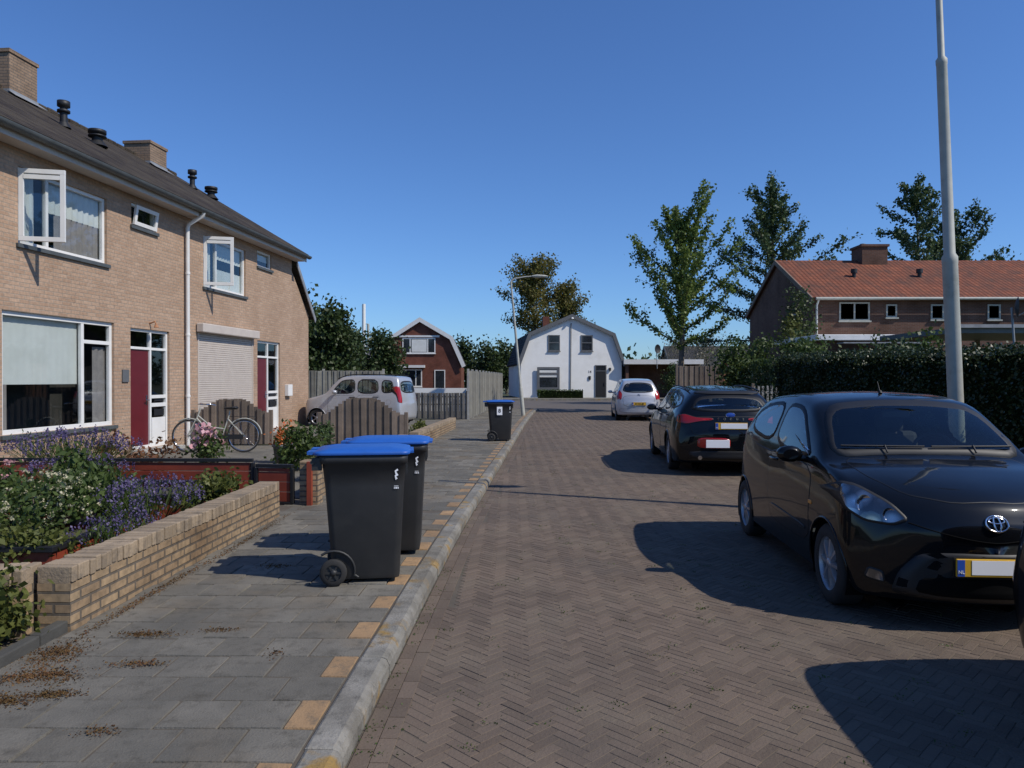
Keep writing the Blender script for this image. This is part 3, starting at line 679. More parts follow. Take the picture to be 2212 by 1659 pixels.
planter('red planter box with black rim beside red fence',-5.6,-3.4,7.6,8.7,.40)

# ---------------------------------------------------------------- vegetation
def shrub(label,c,r,n,leaf,mt,flowers=None,name='shrub',vert=0,aspect=.6,clump=None):
    e=empty(name,c,0,label,'plant'); rx_,ry_,h=r
    k=clump or max(5,int(n/130)); cc=[]
    for i in range(k):
        a=rng.uniform(0,2*math.pi); q=math.sqrt(rng.uniform(0,1))*.8; z=rng.uniform(.25,.88)
        sh=math.sqrt(max(.15,1-(z-.35)**2/.6)); cc.append((q*math.cos(a)*rx_*sh,q*math.sin(a)*ry_*sh,z*h))
    cc=np.array(cc); C=cc[rng.integers(0,k,n)]+rng.normal(size=(n,3))*np.array([rx_,ry_,h*.55])*.24
    C[:,2]=np.clip(C[:,2],.02,None)
    V,F=leafquads(C,leaf,aspect,vert); np_obj('foliage',V,F,[M[mt]],e)
    b=MB()
    for p in cc[:14]: b.tube([(0,0,0),(p[0]*.5,p[1]*.5,p[2]*.6),tuple(p)],[.012,.008,.004],5)
    b.obj('stems',[M['bark']],e)
    if flowers:
        fn,fs,fm,sp=flowers
        if sp:
            b=MB(); P=[]
            for i in range(fn):
                a=rng.uniform(0,2*math.pi); q=math.sqrt(rng.uniform(0,1)); x,y=q*math.cos(a)*rx_,q*math.sin(a)*ry_
                z=h*(.75+.35*(1-q*q))*rng.uniform(.85,1.1); lean=Vector((x*.25,y*.25,0))
                b.tube([(x*.8,y*.8,z*.5),(x+lean.x,y+lean.y,z)],.0025,4)
                for t in range(9): P.append((x+lean.x+rng.normal()*.008,y+lean.y+rng.normal()*.008,z+t*.011-.03))
            b.obj('flower_stalks',[M[mt]],e)
            V,F=leafquads(np.array(P),fs,.8,.2); np_obj('flowers',V,F,[M[fm]],e)
        else:
            P=cc[rng.integers(0,k,fn)]+rng.normal(size=(fn,3))*np.array([rx_,ry_,h*.5])*.26
            P[:,2]=np.clip(P[:,2]+h*.12,h*.3,h*1.15)
            Q=np.repeat(P,14,axis=0)+rng.normal(size=(fn*14,3))*fs*.33
            V,F=leafquads(Q,fs*.55,.9); np_obj('flowers',V,F,[M[fm]],e)
    return e
shrub('low yellow-green ivy bed at the end of brick wall',(-3.08,4.1,.08),(.34,.24,.44),3400,.045,'leaf_l',clump=44,aspect=.9)
shrub('low yellow-green ivy bed behind dark edging',(-3.10,3.65,.08),(.34,.32,.30),3000,.045,'leaf_l',clump=40,aspect=.9)
shrub('cream-flowered shrub in the front garden',(-3.85,6.0,.3),(.42,.45,.46),2100,.05,'leaf_m',(110,.035,'fl_w',False))
shrub('cream-flowered shrub in the front garden',(-4.6,6.4,.3),(.45,.45,.52),1900,.06,'leaf_m',(36,.045,'fl_p',False))
shrub('yellow-green perennial spilling over planter rim',(-3.5,5.25,.2),(.36,.22,.34),1100,.05,'leaf_l')
shrub('green perennial spilling over planter rim',(-4.2,5.3,.2),(.4,.25,.36),1300,.05,'leaf_m',(20,.035,'fl_w',False))
shrub('purple lavender behind the brick wall',(-3.3,6.75,.2),(.38,.45,.42),1000,.05,'leaf_m',(170,.022,'lav',True),vert=.8,aspect=.25)
shrub('purple lavender near the wall end',(-3.05,5.75,.2),(.24,.38,.30),800,.05,'leaf_m',(70,.02,'lav',True),vert=.8,aspect=.25)
shrub('large purple lavender by the house window',(-5.7,9.6,.3),(.7,.5,.56),1500,.05,'leaf_m',(210,.028,'lav',True),vert=.8,aspect=.25)
shrub('purple lavender beside planter box',(-5.0,8.55,.2),(.5,.3,.45),1000,.05,'leaf_m',(120,.024,'lav',True),vert=.8,aspect=.25)
shrub('yellow-green perennial behind the brick wall',(-3.15,7.75,.2),(.38,.45,.40),1600,.06,'leaf_l')
shrub('tall leafy perennial in front garden',(-4.75,8.1,.2),(.34,.35,.64),1500,.07,'leaf_m')
shrub('leafy green perennial in front garden',(-5.3,7.3,.2),(.55,.5,.5),2200,.07,'leaf_m',(20,.05,'fl_p',False))
shrub('green perennial with long leaves in front garden',(-4.1,7.3,.2),(.4,.4,.46),1500,.1,'leaf_m',vert=.5,aspect=.3)
shrub('rose bush with pale pink blooms',(-4.25,10.5,.1),(.32,.3,.82),900,.06,'leaf_m',(12,.12,'fl_p',False))
shrub('reddish leaved plant by the door',(-6.2,11.6,.1),(.3,.3,.75),260,.09,'leaf_r')
shrub('reddish leaved plant by the red fence',(-4.9,10.2,.1),(.45,.3,.72),500,.07,'leaf_r')
shrub('green shrub beside the garden path',(-3.55,12.4,.1),(.42,.4,.68),1700,.08,'leaf_m')
shrub('yellow-green shrub by the garden wall',(-2.9,11.0,.1),(.3,.4,.45),900,.07,'leaf_l')
shrub('small green plant in driveway border',(-2.35,19.0,.1),(.25,.7,.4),900,.07,'leaf_l')
shrub('green plant beside arched fence',(-4.2,16.3,.1),(.3,.3,.5),500,.08,'leaf_c')
e=empty('flower_pot',(-4.15,13.4,.09),0,'grey pot with orange flowering plant','flower pot')
b=MB(); b.lathe([(0,0),(.13,0),(.17,.3),(.19,.3),(.19,.34),(.15,.34),(.14,.3),(0,.3)],(0,0,0),'Z',18); b.obj('pot',[M['grey']],e)
V,F=leafquads(rng.normal(size=(220,3))*[.09,.09,.1]+[0,0,.5],.07); np_obj('flowers',V,F,[M['fl_o']],e)
V,F=leafquads(rng.normal(size=(140,3))*[.1,.1,.05]+[0,0,.38],.07); np_obj('foliage',V,F,[M['leaf_m']],e)
P=[]
for (cx,cy,s1,s2,n_) in ((-2.5,4.0,.07,.10,1500),(-2.38,3.72,.09,.05,1500),(-2.45,3.45,.10,.04,1500),(-2.2,3.52,.07,.025,500),(-2.5,3.15,.07,.10,900),(-1.97,3.9,.07,.025,300),(-2.15,4.35,.09,.03,450),(-1.75,4.42,.06,.022,180),(-1.9,5.95,.07,.04,220),(-2.52,5.1,.02,.5,900),(-2.48,7,.02,.7,900),(-1.75,3.15,.05,.03,130),(-1.3,4.05,.03,.03,60)):
    P.append(np.stack([np.maximum(rng.normal(cx,s1,n_),-2.64),rng.normal(cy,s2,n_),np.abs(rng.normal(.101,.004,n_))],1))
V,F=leafquads(np.vstack(P),.012,.9); V[:,2]=np.where(V[:,2]<.0995,.1+rng.random(len(V))*.002,V[:,2]); o=np_obj('ground_cover',V,F,[M['moss']]); tag(o,'rusty brown sedum and dry leaves on pavement','plants',kind='stuff')
P=[]
for i in range(320):
    y=2.8+rng.exponential(5); 
    if y>30: continue
    x=rng.uniform(kx(y)+.1,rx(y)-.2) if rng.random()<.7 else kx(y)+rng.uniform(.0,.08)
    n_=rng.integers(3,16); P.append(np.stack([rng.normal(x,.03,n_),rng.normal(y,.02,n_),np.abs(rng.normal(.003,.004,n_))],1))
V,F=leafquads(np.vstack(P),.015,.5); o=np_obj('weeds',V,F,[M['leaf_m']]); tag(o,'tiny green weeds growing in the road joints','plants',kind='stuff')

def hedge(label,y0,y1,fx,thick,zf,n,leaf,mt='leaf_h'):
    ys_=rng.uniform(y0,y1,n); k=rng.random(n)
    f=k<.62; t=(k>=.62)&(k<.88); e_=k>=.88
    X=np.zeros(n);Z=np.zeros(n)
    fxv=np.array([fx(y) for y in ys_]); zv=np.array([zf(y) for y in ys_])
    bumpn=.04*np.sin(ys_*3.1)+.03*np.sin(ys_*7.7+1)
    X[f]=fxv[f]+rng.normal(0,.035,f.sum())+bumpn[f]*.6; Z[f]=.1+rng.random(f.sum())*(zv[f]-.1)
    X[f]+=.04*np.sin(Z[f]*5+ys_[f]*2)
    X[t]=fxv[t]+rng.random(t.sum())*thick; Z[t]=zv[t]+rng.normal(0,.03,t.sum())+bumpn[t]
    X[e_]=fxv[e_]+rng.random(e_.sum())*thick; ys_[e_]=np.where(rng.random(e_.sum())<.5,y0,y1)+rng.normal(0,.04,e_.sum()); Z[e_]=.1+rng.random(e_.sum())*(zv[e_]-.1)
    V,F=leafquads(np.stack([X,ys_,Z],1),leaf,.7)
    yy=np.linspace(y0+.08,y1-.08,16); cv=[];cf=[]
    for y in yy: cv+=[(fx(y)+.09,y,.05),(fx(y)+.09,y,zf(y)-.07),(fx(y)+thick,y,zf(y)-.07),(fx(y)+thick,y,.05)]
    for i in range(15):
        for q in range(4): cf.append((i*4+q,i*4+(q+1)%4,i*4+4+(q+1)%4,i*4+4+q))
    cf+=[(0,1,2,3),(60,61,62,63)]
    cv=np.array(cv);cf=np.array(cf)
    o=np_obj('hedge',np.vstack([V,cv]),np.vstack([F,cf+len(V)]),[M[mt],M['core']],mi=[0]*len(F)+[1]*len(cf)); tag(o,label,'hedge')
hedge('tall dark green clipped hedge along the pavement',4.5,19.5,lambda y:5.3+.083*y,1.1,lambda y:1.88+.022*(y-5),46000,.05)
hedge('loose green hedge behind the wooden gate',23.5,29.5,lambda y:7.0+.06*y,1.6,lambda y:2.2+.1*math.sin(y*2),9000,.11,'leaf_m')
hedge('low hedge in front of white house',60.3,60.9,lambda y:2.2,3.6,lambda y:.75,1500,.1,'leaf_m')

def tree(label,base,H,R,h0,style,leafm,n,leaf,trunk_r=.14,nb=38,name='tree',lean=(0,0),prof=None,jit=.16):
    e=empty(name,base,0,label,'tree'); b=MB(); P=[]
    def tr(z): t=z/H; return Vector((lean[0]*t+.12*math.sin(t*5)*(t),lean[1]*t+.1*math.sin(t*4+1)*t,z))
    b.tube([tr(H*t) for t in (0,.1,.25,.4,.55,.7,.85,1)],[trunk_r*q for q in (1.25,1,.85,.7,.52,.36,.2,.06)],9)
    ga=0
    for i in range(nb):
        t=(i+.5)/nb; z=h0+(H*.97-h0)*t; ga+=2.4+rng.normal()*.3
        pr=prof(t) if prof else math.sin(math.pi*min(1,(t*.8+.15)))
        Ln=R*pr*rng.uniform(.7,1.3)
        if style=='ginkgo': el=rad(rng.uniform(8,36)+t*34); cu=.5
        elif style=='conifer': el=rad(rng.uniform(-4,26)+t*26); cu=.3
        else: el=rad(rng.uniform(5,50)+t*20); cu=.15
        d=Vector((math.cos(ga)*math.cos(el),math.sin(ga)*math.cos(el),math.sin(el))); p=tr(z); pts=[p.copy()]
        wob=.14 if style=='broad' else .10
        for s_ in range(5):
            d=(d+Vector((rng.normal()*wob,rng.normal()*wob,cu*.22+rng.normal()*.06))).normalized(); p=p+d*Ln/5; pts.append(p.copy())
        r0=trunk_r*.32*(1-t*.6); b.tube(pts,[r0,r0*.8,r0*.6,r0*.45,r0*.3,r0*.12],5)
        segs=[(pts[k],pts[k+1]) for k in range(0 if style!='broad' else 1,5)]
        if style!='broad': segs=segs*2
        for q in range(4):
            k=rng.integers(1,5); s0=pts[k]; dd=(d+Vector(rng.normal(size=3)*(.75 if style=='broad' else .5))).normalized(); s1=s0+dd*Ln*(rng.uniform(.2,.42) if style=='broad' else rng.uniform(.16,.34))
            b.tube([s0,s1],[r0*.35,r0*.1],4); segs.append((s0,s1))
        m=int(n/nb*(.4+pr*.8))
        for q in range(m):
            a_,c_=segs[rng.integers(0,len(segs))]; u=rng.random(); pp=a_.lerp(c_,u)
            P.append(np.array(pp)+rng.normal(size=3)*jit)
    b.obj('trunk',[M['bark']],e); V,F=leafquads(np.array(P),leaf,.75); np_obj('crown',V,F,[M[leafm]],e)
    return e
gprof=lambda t: (.85+.5*t if t<.35 else 1.03-(t-.35)*.6)
tree('ginkgo tree with upswept branches above the fence',(8.15,36,0),9.2,3.3,3.1,'ginkgo','leaf_g',14000,.15,.17,34,prof=gprof,lean=(.2,0),jit=.105)
tree('tall dark green tree behind the brown brick house',(16.2,46,0),13.2,5.2,4.0,'conifer','leaf_c',18000,.18,.22,46,prof=lambda t:1.05-.75*t,jit=.13)
tree('dark green tree behind the orange roof',(30.0,54,0),16.0,5.4,6.5,'conifer','leaf_c',10500,.22,.22,32,prof=lambda t:.98-.76*t if t<.85 else .25,lean=(-.6,0),jit=.15)
tree('dark green tree behind the orange roof',(32.6,55.5,0),13.2,4.6,6,'ginkgo','leaf_c',6500,.22,.2,20,prof=lambda t:1.0-.5*t,lean=(1.0,0),jit=.15)
tree('olive green autumn tree behind the white house',(2.5,84,0),14.4,3.9,6.5,'broad','leaf_y',9500,.27,.22,36,prof=lambda t:.6+1.2*t if t<.4 else 1.1-.7*(t-.4),jit=.33)
tree('olive green autumn tree behind the white house',(6.4,86,0),12.0,3.5,5,'broad','leaf_y',7500,.27,.2,30,prof=lambda t:1.0-.35*t,jit=.36)
tree('pale thin tree in the far distance',(21,80,0),5.8,3.2,2,'broad','leaf_b',1500,.18,.1,26,jit=.2)
tree('pale thin tree in the far distance',(17.5,78,0),5.5,2.6,2,'broad','leaf_b',1000,.18,.1,22,jit=.2)
for (x,y,H,R,m) in ((-13.6,46,6.2,2.2,'leaf_d'),(-11.2,47,5.6,2.0,'leaf_d'),(-16.5,48,6.8,2.4,'leaf_d'),(-9.6,55,4.5,1.6,'leaf_d'),(-15,56,6.2,2.4,'leaf_m'),(-12.9,60,5.0,1.6,'leaf_d'),(-17,75,6.5,2.4,'leaf_d'),(-14.6,60,5.2,2.0,'leaf_d')):
    tree('dense dark green tree behind the plank fence',(x,y,0),H,R,.6,'broad',m,5200,.26,.13,26,prof=lambda t:1.0-.45*t,jit=.36)
for (x,y,H,R) in ((-5.2,84,5.2,2.4),(-2.6,80,4.5,2.2),(-.6,82,4.8,2.0),(-7.5,88,4.6,2)):
    tree('dark green tree beyond the brick house',(x,y,0),H,R,.5,'broad','leaf_d',2600,.32,.13,20,prof=lambda t:1.0-.4*t,jit=.4)
for (x,y,H,R,m) in ((10.6,31.5,2.9,1.3,'leaf_m'),(8.3,27.5,2.6,1.0,'leaf_m'),(10.9,27,2.6,1.2,'leaf_m'),(12.9,33.2,5.2,1.2,'leaf_d'),(12.4,32.8,4.2,1.0,'leaf_l'),(9.7,24.5,2.4,1.2,'leaf_m'),(11.7,21,2.2,1.3,'leaf_m'),(10,19.5,2.1,1.2,'leaf_d'),(13.7,18.5,2.4,1.2,'leaf_d'),(18.5,24.5,3.4,1.5,'leaf_d'),(12.5,57,2.2,1.4,'leaf_m')):
    tree('green garden shrub rising above the hedge',(x,y,0),H,R,.4,'broad',m,2600,.13,.06,18,name='garden_shrub',prof=lambda t:1.0-.4*t,jit=.2)
for i,x in enumerate((36,41,46,52)):
    tree('dark green tree behind the orange roof',(x,62,0),11.5-.3*i,3.6,2,'broad','leaf_d',2500,.35,.2,20,jit=.5)
P=[]
for i in range(90):
    x=rng.uniform(-150,190); y=rng.uniform(150,190); hh=rng.uniform(4,8)
    P.append(rng.normal(size=(150,3))*[3,3,hh*.28]+[x,y,hh*.5])
V,F=leafquads(np.vstack(P),1.1,.8); tag(np_obj('distant_wood',V,F,[M['leaf_d']]),'far line of dark green trees','trees',kind='stuff')

# ---------------------------------------------------------------- wheelie bins
def rrect(x0,x1,y0,y1,z,r,n=5):
    pts=[]
    for cx,cy,a0 in ((x1-r,y1-r,0),(x0+r,y1-r,90),(x0+r,y0+r,180),(x1-r,y0+r,270)):
        for k in range(n+1):
            a=rad(a0+90*k/n); pts.append((cx+r*math.cos(a),cy+r*math.sin(a),z))
    return pts
def wheelie_bin(loc,rz,label,sticker=False):
    e=empty('wheelie_bin',loc,rz,label,'bin','wheelie bins on the pavement'); b=MB()
    S=[rrect(-.235,.235,-.215,.215,.035,.04),rrect(-.25,.24,-.225,.225,.06,.05),rrect(-.30,.272,-.257,.257,.72,.055),rrect(-.318,.285,-.266,.266,.885,.055),
       rrect(-.335,.298,-.28,.28,.89,.055),rrect(-.34,.302,-.283,.283,.95,.055),rrect(-.33,.29,-.27,.27,.95,.05)]
    b.loft(S)
    b.cyl((-.235,-.24,.1),(-.235,.24,.1),.02)
    for sy in (-1,1):
        b.tube([(-.235+.15*math.cos(a),sy*(.229+.014*math.sin(max(a,0))),.1+.15*math.sin(a)) for a in np.linspace(-.25,2.2,12)],.010,6)
        b.tube([(-.235+.15*math.cos(-.2),sy*.228,.07),(-.06,sy*.226,.05)],.010,6)
    for k in range(4): b.bb(.285,.30,-.2+.11*k,-.185+.11*k,.80,.888)
    b.bb(-.39,-.32,-.25,-.21,.84,.93); b.bb(-.39,-.32,.21,.25,.84,.93); b.cyl((-.385,-.26,.90),(-.385,.26,.90),.015)
    b.obj('body',[M['binbody']],e)
    b=MB(); zz=.952
    L_=[rrect(-.375,.315,-.293,.293,zz,.06),rrect(-.38,.322,-.298,.298,zz+.014,.06),rrect(-.37,.315,-.29,.29,zz+.024,.06),rrect(-.28,.25,-.235,.235,zz+.04,.07),rrect(-.16,.17,-.14,.14,zz+.048,.06)]
    b.loft(L_); b.bb(-.43,-.34,-.19,-.06,zz-.003,zz+.02); b.bb(-.43,-.34,.06,.19,zz-.003,zz+.02); b.bb(.30,.345,-.16,.16,zz+.0,zz+.016)
    b.obj('lid',[M['binblue']],e)
    for sy in (-1,1):
        wE=empty('wheel',(-.235,sy*.262,.098),0,parent=e)
        b=MB(); b.lathe([(.06,-.022),(.09,-.022),(.097,-.014),(.097,.014),(.09,.022),(.06,.022)],(0,0,0),'Y',24); b.obj('tyre',[M['tyre']],wE)
        b=MB(); b.lathe([(0,-.02),(.022,-.02),(.022,-.012),(.03,-.008),(.06,-.01)],(0,0,0),'Y',20)
        for k in range(6):
            a=k*math.pi/3; b.box((.042*math.cos(a),sy*.013,.042*math.sin(a)),(.05,.008,.014),Mx=Matrix.Rotation(-a,3,'Y'))
        b.lathe([(0,.02),(.022,.02),(.022,.012),(.03,.008),(.06,.01)],(0,0,0),'Y',20); b.obj('hub',[M['binbody']],wE)
    b=MB()
    def q(pts): b.add([(x,-.2625-(z-.72)*.058-.0015,z) for x,z in pts],[tuple(range(len(pts)))])
    for dz in (0,.036):
        q([(.212,.765+dz),(.226,.775+dz),(.216,.79+dz),(.232,.80+dz),(.226,.812+dz),(.205,.797+dz)])
    for k,(a,c) in enumerate(((.20,.206),(.21,.222),(.226,.234))): q([(a,.700),(c,.700),(c,.712),(a,.712)])
    q([(.20,.718),(.232,.718),(.232,.722),(.20,.722)])
    b.obj('printed_logo',[M['pwhite']],e)
    if sticker:
        b=MB(); b.bb(-.10,.03,-.279,-.268,.64,.84); o=b.obj('sticker',[M['pwhite']],e)
        text('8',.13,M['black'],e,(-.035,-.281,.74),(R90,0,0),'bin_number',True)
    return e
wheelie_bin((-1.10,5.66,.10),rad(8),'dark grey wheelie bin with blue lid beside kerb')
wheelie_bin((-1.05,6.55,.10),rad(5),'dark grey wheelie bin with blue lid next to another bin')
wheelie_bin((-.28,18.25,.10),rad(3),'dark grey wheelie bin with blue lid and white sticker',True)

# ---------------------------------------------------------------- street lamps
def lamp(base,top,label,segs,head):
    e=empty('street_lamp',base,0,label,'street lamp','street lamps'); B=Vector(base); T=Vector(top)-B
    b=MB(); pts=[];rs=[]
    for t,r in segs: pts.append(T*t); rs.append(r)
    b.tube(pts,rs,16); b.obj('pole',[M['lgrey']],e)
    if head:
        b=MB(); p=T; b.tube([p,p+Vector((.15,0,.12)),p+Vector((.6,0,.2)),p+Vector((.95,0,.22))],[.035,.03,.028,.028],8); b.obj('arm',[M['lgrey']],e)
        b=MB(); c=p+Vector((1.2,0,.22)); A=np.linspace(0,2*math.pi,12,endpoint=False)
        b.loft([[(c.x+dx,c.y+ry*math.cos(a),c.z+rz_*math.sin(a)) for a in A] for dx,ry,rz_ in ((-.32,.06,.04),(-.1,.14,.08),(.2,.12,.06),(.35,.03,.02))]); b.obj('lamp_head',[M['lgrey']],e)
lamp((5.09,8.4,.09),(4.80,8.4,6.5),'pale grey stepped street lamp pole beside hedge',[(0,.09),(.01,.082),(.44,.08),(.442,.083),(.452,.083),(.458,.06),(.79,.056),(.792,.06),(.80,.06),(.805,.036),(1,.034)],True)
lamp((.47,31,.1),(-.05,31,5.7),'leaning pale grey street lamp at pavement edge',[(0,.085),(.2,.08),(.21,.055),(.6,.05),(1,.035)],True)

# ---------------------------------------------------------------- bicycle
def bicycle(loc,rz,label):
    e=empty('bicycle',loc,rz,label,'bicycle')
    for x in (-.56,.56):
        wE=empty('wheel',(x,0,.34),0,parent=e)
        b=MB(); b.tube([(.325*math.cos(a),0,.325*math.sin(a)) for a in np.linspace(0,2*math.pi,36,endpoint=False)],.017,8,closed=True); b.obj('tyre',[M['tyre']],wE)
        b=MB(); b.tube([(.303*math.cos(a),0,.303*math.sin(a)) for a in np.linspace(0,2*math.pi,36,endpoint=False)],.010,6,closed=True)
        for k in range(24):
            a=k*math.pi/12; b.tube([(.02*math.cos(a+.6),.02*(-1)**k,.02*math.sin(a+.6)),(.30*math.cos(a),0,.30*math.sin(a))],.0016,3)
        b.cyl((0,-.04,0),(0,.04,0),.018); b.obj('rim',[M['chrome']],wE)
    b=MB(); bb=(.1,0,.28); st=(.24,0,.72); hd=(-.36,0,.82); hl=(-.40,0,.70); fr=(-.56,0,.34); rr=(.56,0,.34)
    b.tube([bb,st,(.27,0,.86)],.015,8); b.tube([hl,(-.15,0,.42),bb],.018,8); b.tube([(-.38,0,.76),(-.1,0,.52),(.17,0,.48)],.016,8)
    b.tube([hl,hd,(-.33,0,.93)],.017,8)
    for s_ in (-.05,.05):
        b.tube([(bb[0],s_*.5,bb[2]),(rr[0],s_,rr[2])],.009,6); b.tube([(st[0],s_*.4,st[2]-.04),(rr[0],s_,rr[2])],.008,6); b.tube([(hl[0],s_*.8,hl[2]),(fr[0],s_,fr[2])],.011,6)
    b.obj('frame',[M['lgrey']],e)
    for cx in (-.56,.56):
        b=MB(); b.tube([(cx+.36*math.cos(a),0,.34+.36*math.sin(a)) for a in (np.linspace(.3,2.2,12) if cx<0 else np.linspace(.1,2.6,12))],.014,5)
        b.obj('mudguard',[M['lgrey']],e)
    b=MB(); b.tube([(-.12,-.29,.98),(-.22,-.26,1.0),(-.34,-.12,.99),(-.34,.12,.99),(-.22,.26,1.0),(-.12,.29,.98)],.012,8); b.obj('handlebar',[M['chrome']],e)
    A=np.linspace(0,6.28,9)[:-1]
    b=MB(); b.loft([[(x,wy_*math.cos(a),z+hz*math.sin(a)) for a in A] for x,wy_,z,hz in ((.15,.02,.91,.015),(.28,.06,.91,.03),(.40,.10,.92,.035),(.42,.07,.92,.02))]); b.obj('saddle',[M['black']],e)
    b=MB(); 
    for s_ in (-.05,.05): b.tube([(.27,s_,.74),(.78,s_,.74),(.56,s_,.34)],.006,5)
    b.tube([(.3,0,.74),(.8,0,.74)],.006,5); b.obj('luggage_rack',[M['black']],e)
    b=MB(); b.tube([(bb[0]+.09*math.cos(a),-.06,bb[2]+.09*math.sin(a)) for a in np.linspace(0,6.28,20)],.006,5); b.tube([(bb[0],-.07,bb[2]),(bb[0]-.12,-.09,bb[2]-.12)],.009,6); b.bb(bb[0]-.17,bb[0]-.07,-.16,-.08,bb[2]-.135,bb[2]-.115); b.bb(bb[0],.56,-.065,-.05,.27,.37); b.obj('chain_guard',[M['black']],e)
    e.rotation_euler=(rad(-4),0,rz)
bicycle((-6.1,15.25,.1),rad(3),'light grey city bicycle parked in the front garden')

# ---------------------------------------------------------------- cars
def inpoly(x,y,P):
    c=False; n=len(P)
    for i in range(n):
        x1,y1=P[i]; x2,y2=P[i-1]
        if (y1>y)!=(y2>y) and x<(x2-x1)*(y-y1)/(y2-y1)+x1: c=not c
    return c
def chaikin(P,n=2,cut=.2):
    for _ in range(n):
        Q=[]
        for i in range(len(P)):
            a=P[i];c=P[(i+1)%len(P)]
            Q+=[(a[0]+(c[0]-a[0])*cut,a[1]+(c[1]-a[1])*cut),(a[0]+(c[0]-a[0])*(1-cut),a[1]+(c[1]-a[1])*(1-cut))]
        P=Q
    return P
def densify(P,step=.06):
    Q=[]
    for i in range(len(P)):
        a=P[i];c=P[(i+1)%len(P)]; d=math.hypot(c[0]-a[0],c[1]-a[1]); k=max(1,int(d/step))
        for j in range(k): Q.append((a[0]+(c[0]-a[0])*j/k,a[1]+(c[1]-a[1])*j/k))
    return Q
def inset(P,w_):
    n=len(P); ar=sum(P[i-1][0]*P[i][1]-P[i][0]*P[i-1][1] for i in range(n)); sg=1 if ar>0 else -1; Q=[]
    for i in range(n):
        a=P[i-1];c=P[(i+1)%n]; dx,dy=c[0]-a[0],c[1]-a[1]; l=math.hypot(dx,dy) or 1
        Q.append((P[i][0]-sg*dy/l*w_,P[i][1]+sg*dx/l*w_))
    return Q
